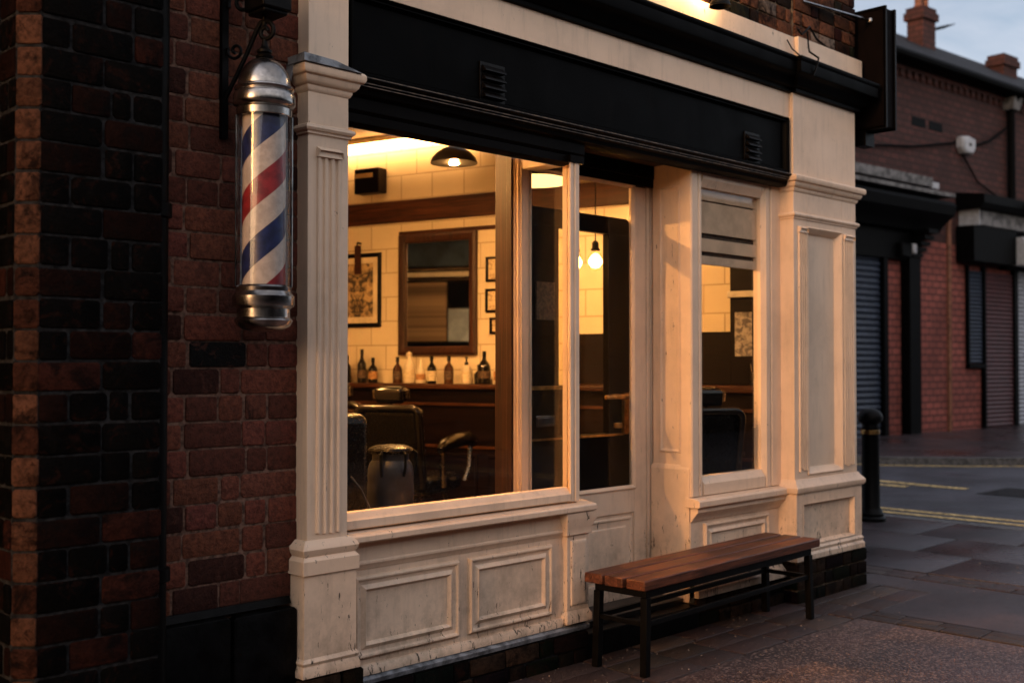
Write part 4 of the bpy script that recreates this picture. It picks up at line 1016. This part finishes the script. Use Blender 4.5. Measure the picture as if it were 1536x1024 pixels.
# seen through the right-hand window
ps = wall_thing('wall_poster', 'dark mottled poster on the tiled wall behind the small right hand window', 'poster', .62, 1.50)
b = B(); b.box(-.06, .06, -.066, -.06, 0, .30); b.build('sheet', 'art_blue', ps)
b = B(); b.box(-.065, .065, -.070, -.06, .30, .315); b.build('batten', 'dark_wood', ps)
cbn = wall_thing('tall_cabinet', 'tall dark cabinet with a pale rail behind the small right hand window', 'cabinet', .60, 1.20)
b = B(); b.box(-.12, .135, -.05, -.002, .10, 1.36); b.build('carcass', 'dark_wood', cbn, bevel=.004)
b = B(); b.box(-.13, .16, -.085, -.051, .70, .745); b.build('rail', 'rail_white', cbn, bevel=.006)
b = B(); b.box(-.30, .40, -.20, -.052, .06, .10); b.build('shelf', 'mahogany', cbn, bevel=.006)
jr = wall_thing('tool_jar', 'dark jar on the shelf of the tall cabinet', 'jar', .52, 1.30, None, .13)
b = B(); b.lathe((0, 0, 0), [(0, 0), (.035, 0), (.038, .01), (.038, .08), (.034, .09), (0, .09)], 16); b.build('body', 'bottle_dark', jr)
b = B(); [b.tube([(dx, 0, .08), (dx * 1.8, 0, .15)], .004, 5) for dx in (-.015, 0, .014)]; b.build('combs', 'steel', jr)

# ================================================================== FAR STREET
far = thing('brick_terrace', 'long two storey red brick terrace with shuttered shops across the side street', 'building', (22.8, 9.7, 0), math.atan2(-.0863, .9963))
b = B()
b.box(-9, 16, 0, 7, -.1, 3.9)
fw = b.build('wall', 'brick_far', far)
b = B(); b.box(-9, 16, 0, 7, 3.9, 7.4); fw = b.build('upper_wall', 'brick_far_soot', far)
b = B()
for i in range(100): 
    x = -9 + i * .25; b.box(x, x + .12, -.055, -.001, 7.06, 7.19)
b.box(-9, 16, -.06, -.001, 7.19, 7.27); b.build('dentil_course', 'brick_far_soot', fw)
b = B(); b.loft([[(-9.2, -.32, 7.40), (-9.2, 3.5, 9.8), (-9.2, 7.2, 7.40)], [(16.2, -.32, 7.40), (16.2, 3.5, 9.8), (16.2, 7.2, 7.40)]]); rf = b.build('roof', 'slate', far)
b = B(); b.tube([(-9.2, -.36, 7.36), (16.2, -.36, 7.36)], .085, 8); b.box(-9.2, 16.2, -.30, -.001, 7.27, 7.395); b.build('gutter', 'black_far', rf)
def chimney(x0, x1, z0, z1, pots):
    b = B(); b.box(x0, x1, 2.3, 2.72, z0, z1 - .30); b.box(x0 - .06, x1 + .06, 2.24, 2.78, z1 - .30, z1 - .12); b.box(x0 - .02, x1 + .02, 2.28, 2.74, z1 - .12, z1)
    c = b.build('chimney', 'brick_far_soot', rf)
    for px_ in pots: b = B(); b.lathe((px_, 2.5, z1), [(.11, 0), (.11, .05), (.085, .08), (.09, .5), (.11, .52), (.11, .58), (.07, .58), (.07, .2), (0, .2)], 16); c2 = b.build('chimney_pot', 'terracotta', rf)
CHX = {}
chimney(2.72, 3.3, 8.2, 10.05, (2.86, 3.16)); chimney(6.75, 7.5, 8.2, 9.62, ())
b = B(); b.tube([(3.3, 2.5, 9.6), (4.3, 2.5, 9.92)], .022, 6)
for k in range(5): b.tube([(3.75 + k * .12, 2.3, 9.70 + k * .048), (3.75 + k * .12, 2.7, 9.70 + k * .048)], .014, 5)
b.build('aerial', 'iron', rf)
def shutter(x0, x1, z0, z1, m, rib=.09):
    b = B(); n = int((z1 - z0) / rib); prof = [(-.02, z0)]
    for i in range(n):
        z = z0 + (z1 - z0) * i / n; h_ = (z1 - z0) / n
        prof += [(-.05, z + h_ * .15), (-.065, z + h_ * .5), (-.05, z + h_ * .85), (-.03, z + h_)]
    prof += [(-.002, z1), (-.002, z0)]
    b.extx(x0, x1, prof); return b.build('roller_shutter', m, far)
shutter(-6.2, -3.06, 0, 3.72, 'shutter_blue', .11); shutter(.31, .85, 1.45, 3.4, 'shutter_blue', .08); shutter(.97, 2.22, 0, 3.4, 'shutter_maroon'); shutter(2.42, 5.4, 0, 3.5, 'shutter_grey')
for q in ((-3.04, -2.90, -.14, 0, 3.7), (-2.24, -1.84, -.2, 0, 3.55), (.89, .96, -.1, 0, 3.5), (2.24, 2.40, -.1, 0, 3.5)):
    b = B(); b.box(q[0], q[1], q[2], -.002, q[3], q[4]); b.build('shopfront_post', 'black_far', far)
b = B(); b.box(.24, .30, -.08, -.002, 1.44, 3.5); b.box(.24, .88, -.10, -.002, 1.36, 1.439); b.build('shutter_frame', 'black_far', far)
# left shopfront hood
b = B(); b.extx(-7, -1.30, [(-.002, 4.0), (-.30, 4.02), (-.34, 4.10), (-.45, 4.2), (-.62, 4.34), (-.66, 4.52), (-.60, 4.60), (-.002, 4.68)]); b.box(-7, -1.75, -.16, -.002, 3.45, 3.998)
for k in range(5): b.box(-2.15, -1.80, -.55 + k * .08, -.17 if k < 4 else -.165, 3.95 - k * .11, 4.03 - k * .11)
b.build('shop_hood', 'black_far', far)
b = B(); b.box(-7, -1.30, -.64, -.01, 4.69, 4.76); b.box(-7, -1.36, -.20, -.002, 4.95, 5.13); b.build('stone_ledge', 'grey_ledge', far)
b = B(); b.box(-1.36, -1.05, -.16, -.003, 4.94, 5.06); b.build('white_bracket', 'white_plastic', far)
b = B(); [b.box(x, x + .52, -.006, -.001, 6.15, 6.33) for x in (-1.8, -1.15)]; b.build('air_brick', 'black_far', far)
# right shopfront
b = B(); b.extx(-.12, 1.72, [(-.002, 4.62), (-.55, 4.62), (-.62, 4.72), (-.62, 4.90), (-.002, 4.98)]); b.extx(1.722, 7, [(-.002, 4.66), (-.75, 4.66), (-.82, 4.74), (-.82, 4.84), (-.002, 4.97)])
b.box(-.12, 1.70, -.40, -.002, 3.55, 4.28); b.box(1.705, 7, -.18, -.002, 3.50, 4.28); b.build('shop_hood', 'black_far', far)
b = B(); b.box(.05, 7, -.42, -.002, 4.30, 4.60); b.build('fascia_board', 'grey_ledge', far)
b = B(); b.box(.02, .05, -.44, -.002, 4.285, 4.64); b.build('fascia_end', 'white_plastic', far)
b = B(); b.loft([[(1.74, -.24, 3.56), (1.74, -.66, 3.56), (1.74, -.52, 4.16), (1.74, -.24, 4.16)], [(5.6, -.24, 3.56), (5.6, -.66, 3.56), (5.6, -.52, 4.16), (5.6, -.24, 4.16)]]); sb = b.build('sign_board', 'white_plastic', far)
b = B()                                                # out-of-focus dark lettering, strokes only
sx = 1.86; F2 = lambda u, z: (u, -.66 + (z - 3.56) * .14 / .60 - .006, z)
for w, g in ((.07, .05), (.16, .06), (.13, .05), (.10, .16), (.07, .05), (.14, .05), (.12, .05), (.07, .05), (.15, .06), (.1, .05), (.14, .16), (.1, .05), (.12, .05), (.1, .05), (.14, .05)):
    for x0 in (sx, sx + w - .035):
        b.add([F2(x0, 3.80), F2(x0 + .035, 3.80), F2(x0 + .035, 4.02), F2(x0, 4.02)], [(0, 1, 2, 3)])
    zc = random.choice((3.80, 3.89, 3.985)); b.add([F2(sx, zc), F2(sx + w, zc), F2(sx + w, zc + .035), F2(sx, zc + .035)], [(0, 1, 2, 3)])
    sx += w + g
for x0 in (2.12, 2.42, 2.48): b.add([F2(x0, 3.64), F2(x0 + .05, 3.64), F2(x0 + .05, 3.72), F2(x0, 3.72)], [(0, 1, 2, 3)])
b.build('lettering', 'black_far', sb)
b = B(); b.tube([(2.14, -.10, 5.0), (2.14, -.10, 7.0), (2.10, -.12, 7.15), (2.10, -.30, 7.33)], .085, 8); b.build('downpipe', 'black_far', far)
b = B(); b.loft([[(1.98, -.22, 7.0), (2.30, -.22, 7.0), (2.30, -.002, 7.0), (1.98, -.002, 7.0)], [(1.94, -.28, 7.26), (2.34, -.28, 7.26), (2.34, -.002, 7.26), (1.94, -.002, 7.26)]]); b.build('rainwater_head', 'grey_ledge', far)
b = B(); b.tube([(-.46, -.02, 0), (-.44, -.02, 4.4)], .06, 6); b.build('conduit', 'terracotta', far)
al = thing('alarm_box', 'small white shield shaped alarm box on the far brick wall', 'alarm box', tuple(far.location + Vector((.19 * .9963, -.19 * .0863, 5.8))), math.atan2(-.0863, .9963))
b = B(); sh = [(-.27, .34), (.0, .38), (.27, .34), (.27, .12), (.16, .0), (-.16, .0), (-.27, .12)]
b.loft([[(x, -.002, z) for x, z in sh], [(x, -.13, z) for x, z in sh], [(x * .8, -.18, .19 + (z - .19) * .8) for x, z in sh]]); b.build('cover', 'white_plastic', al, bevel=.02, seg=3)
b = B(); b.box(-.05, .05, -.192, -.181, .16, .22); b.build('badge', 'grey_ledge', al)
fl = thing('flood_light', 'small black floodlight on the far wall beside the blue shutter', 'lamp', tuple(far.location + Vector((-2.42 * .9963, 2.42 * .0863, 3.5))), math.atan2(-.0863, .9963))
b = B(); b.box(-.22, .16, -.28, -.05, -.02, .26); b.build('housing', 'black_far', fl, bevel=.03)
b = B(); b.box(.17, .30, -.30, -.12, .06, .26); b.build('lens', 'white_plastic', fl, bevel=.03)
b = B(); b.box(-.04, .04, -.05, -.001, .05, .2); b.build('bracket', 'black_far', fl)
cw = B(); fp = lambda u, y_, z: tuple(far.location + Vector((u * .9963 + y_ * .0863, -u * .0863 + y_ * .9963, z)))
cw.tube([fp(-5, -.06, 5.5), fp(-3.4, -.06, 5.55), fp(-1.8, -.06, 5.72), fp(-.2, -.06, 6.0)], .025, 5); cw.tube([fp(.4, -.06, 6.0), fp(1.2, -.06, 6.2), fp(2.0, -.06, 6.6)], .03, 5); cw.tube([fp(.1, -.05, 5.8), fp(.7, -.05, 5.3), fp(1.6, -.05, 5.05)], .02, 5)
o = cw.build('wall_cable', 'black_far'); o['label'] = 'thin dark cables sagging across the far brick wall to the alarm box'; o['category'] = 'cable'

# terrace on the near side of the street, behind the viewer: it is what the shop glass reflects
op = thing('opposite_terrace', 'low dark brick terrace on the opposite side of the street reflected in the shop glass', 'building', (0, -6.2, 0))
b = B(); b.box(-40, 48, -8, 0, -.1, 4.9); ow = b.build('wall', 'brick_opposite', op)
b = B(); b.loft([[(-40.2, .3, 4.9), (-40.2, -4, 5.4), (-40.2, -8.3, 4.9)], [(48.2, .3, 4.9), (48.2, -4, 5.4), (48.2, -8.3, 4.9)]]); b.build('roof', 'slate', op)
for i in range(15):
    x = -28 + i * 4.6
    for z0, z1 in ((.9, 2.2), (3.2, 4.6)):
        b = B(); b.box(x, x + 1.1, .001, .05, z0, z1); b.build('window', 'window_dark', op)

# ================================================================== LIGHT, SKY, CAMERA
EL, AZ = R(12), R(6.6)                                   # low sun raking along the street from the left
d = Vector((math.cos(AZ) * math.cos(EL), math.sin(AZ) * math.cos(EL), -math.sin(EL)))
sun = bpy.data.lights.new('sun', 'SUN'); sun.energy = .58; sun.angle = R(7); sun.color = (1.0, .41, .10)
so = bpy.data.objects.new('sun', sun); COL.objects.link(so); so.rotation_euler = d.to_track_quat('-Z', 'Y').to_euler()
w = bpy.data.worlds.new('World'); S.world = w; w.use_nodes = True; nt = w.node_tree; nt.nodes.clear()
sky = nt.nodes.new('ShaderNodeTexSky'); sky.sky_type = 'NISHITA'; sky.sun_disc = False
sky.sun_elevation = EL; sky.sun_rotation = math.atan2(-d.x, -d.y); sky.air_density = 1.0; sky.dust_density = 2.0; sky.ozone_density = 1.0
tc = nt.nodes.new('ShaderNodeTexCoord'); mp = nt.nodes.new('ShaderNodeMapping'); mp.inputs['Scale'].default_value = (1, 1, 3.2); nt.links.new(tc.outputs['Generated'], mp.inputs[0])
cl = noise(nt, mp.outputs[0], 3.0, 7, .6, .4)
cloud = ramp(nt, cl, [(.28, (0, 0, 0)), (.55, (1, 1, 1))])
mx = mixc(nt, mth(nt, 'MULTIPLY', cloud, .72), sky.outputs[0], (5.9, 6.15, 6.7))
bg = nt.nodes.new('ShaderNodeBackground'); bg.inputs[1].default_value = .14
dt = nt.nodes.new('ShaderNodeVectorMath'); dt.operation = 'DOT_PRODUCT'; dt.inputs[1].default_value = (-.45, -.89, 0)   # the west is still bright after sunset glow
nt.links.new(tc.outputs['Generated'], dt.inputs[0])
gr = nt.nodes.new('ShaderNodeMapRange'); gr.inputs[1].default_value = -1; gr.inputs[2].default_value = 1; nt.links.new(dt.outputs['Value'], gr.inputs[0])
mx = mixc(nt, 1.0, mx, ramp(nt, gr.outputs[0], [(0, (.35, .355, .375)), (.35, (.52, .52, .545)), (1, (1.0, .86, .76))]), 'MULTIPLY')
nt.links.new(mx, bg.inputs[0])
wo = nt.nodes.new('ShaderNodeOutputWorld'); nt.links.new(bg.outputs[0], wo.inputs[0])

cam = bpy.data.cameras.new('camera'); co = bpy.data.objects.new('camera', cam); COL.objects.link(co)
cam.lens = 36 * 1665 / 1536; cam.sensor_width = 36; cam.clip_end = 1000; cam.clip_start = .05
co.location = (0, 0, 1.45); co.rotation_euler = (R(90) + math.atan(33 / 1665), 0, R(-45))
cam.dof.use_dof = True; cam.dof.focus_distance = 4.75; cam.dof.aperture_fstop = 2.2
S.camera = co
S.view_settings.view_transform = 'Standard'; S.view_settings.look = 'None'; S.view_settings.gamma = 1; S.view_settings.exposure = 1.08
S.cycles.use_denoising = True; S.cycles.max_bounces = 10; S.cycles.transparent_max_bounces = 16; S.cycles.sample_clamp_indirect = 6
S.cycles.caustics_reflective = False; S.cycles.caustics_refractive = False
bpy.context.view_layer.update()
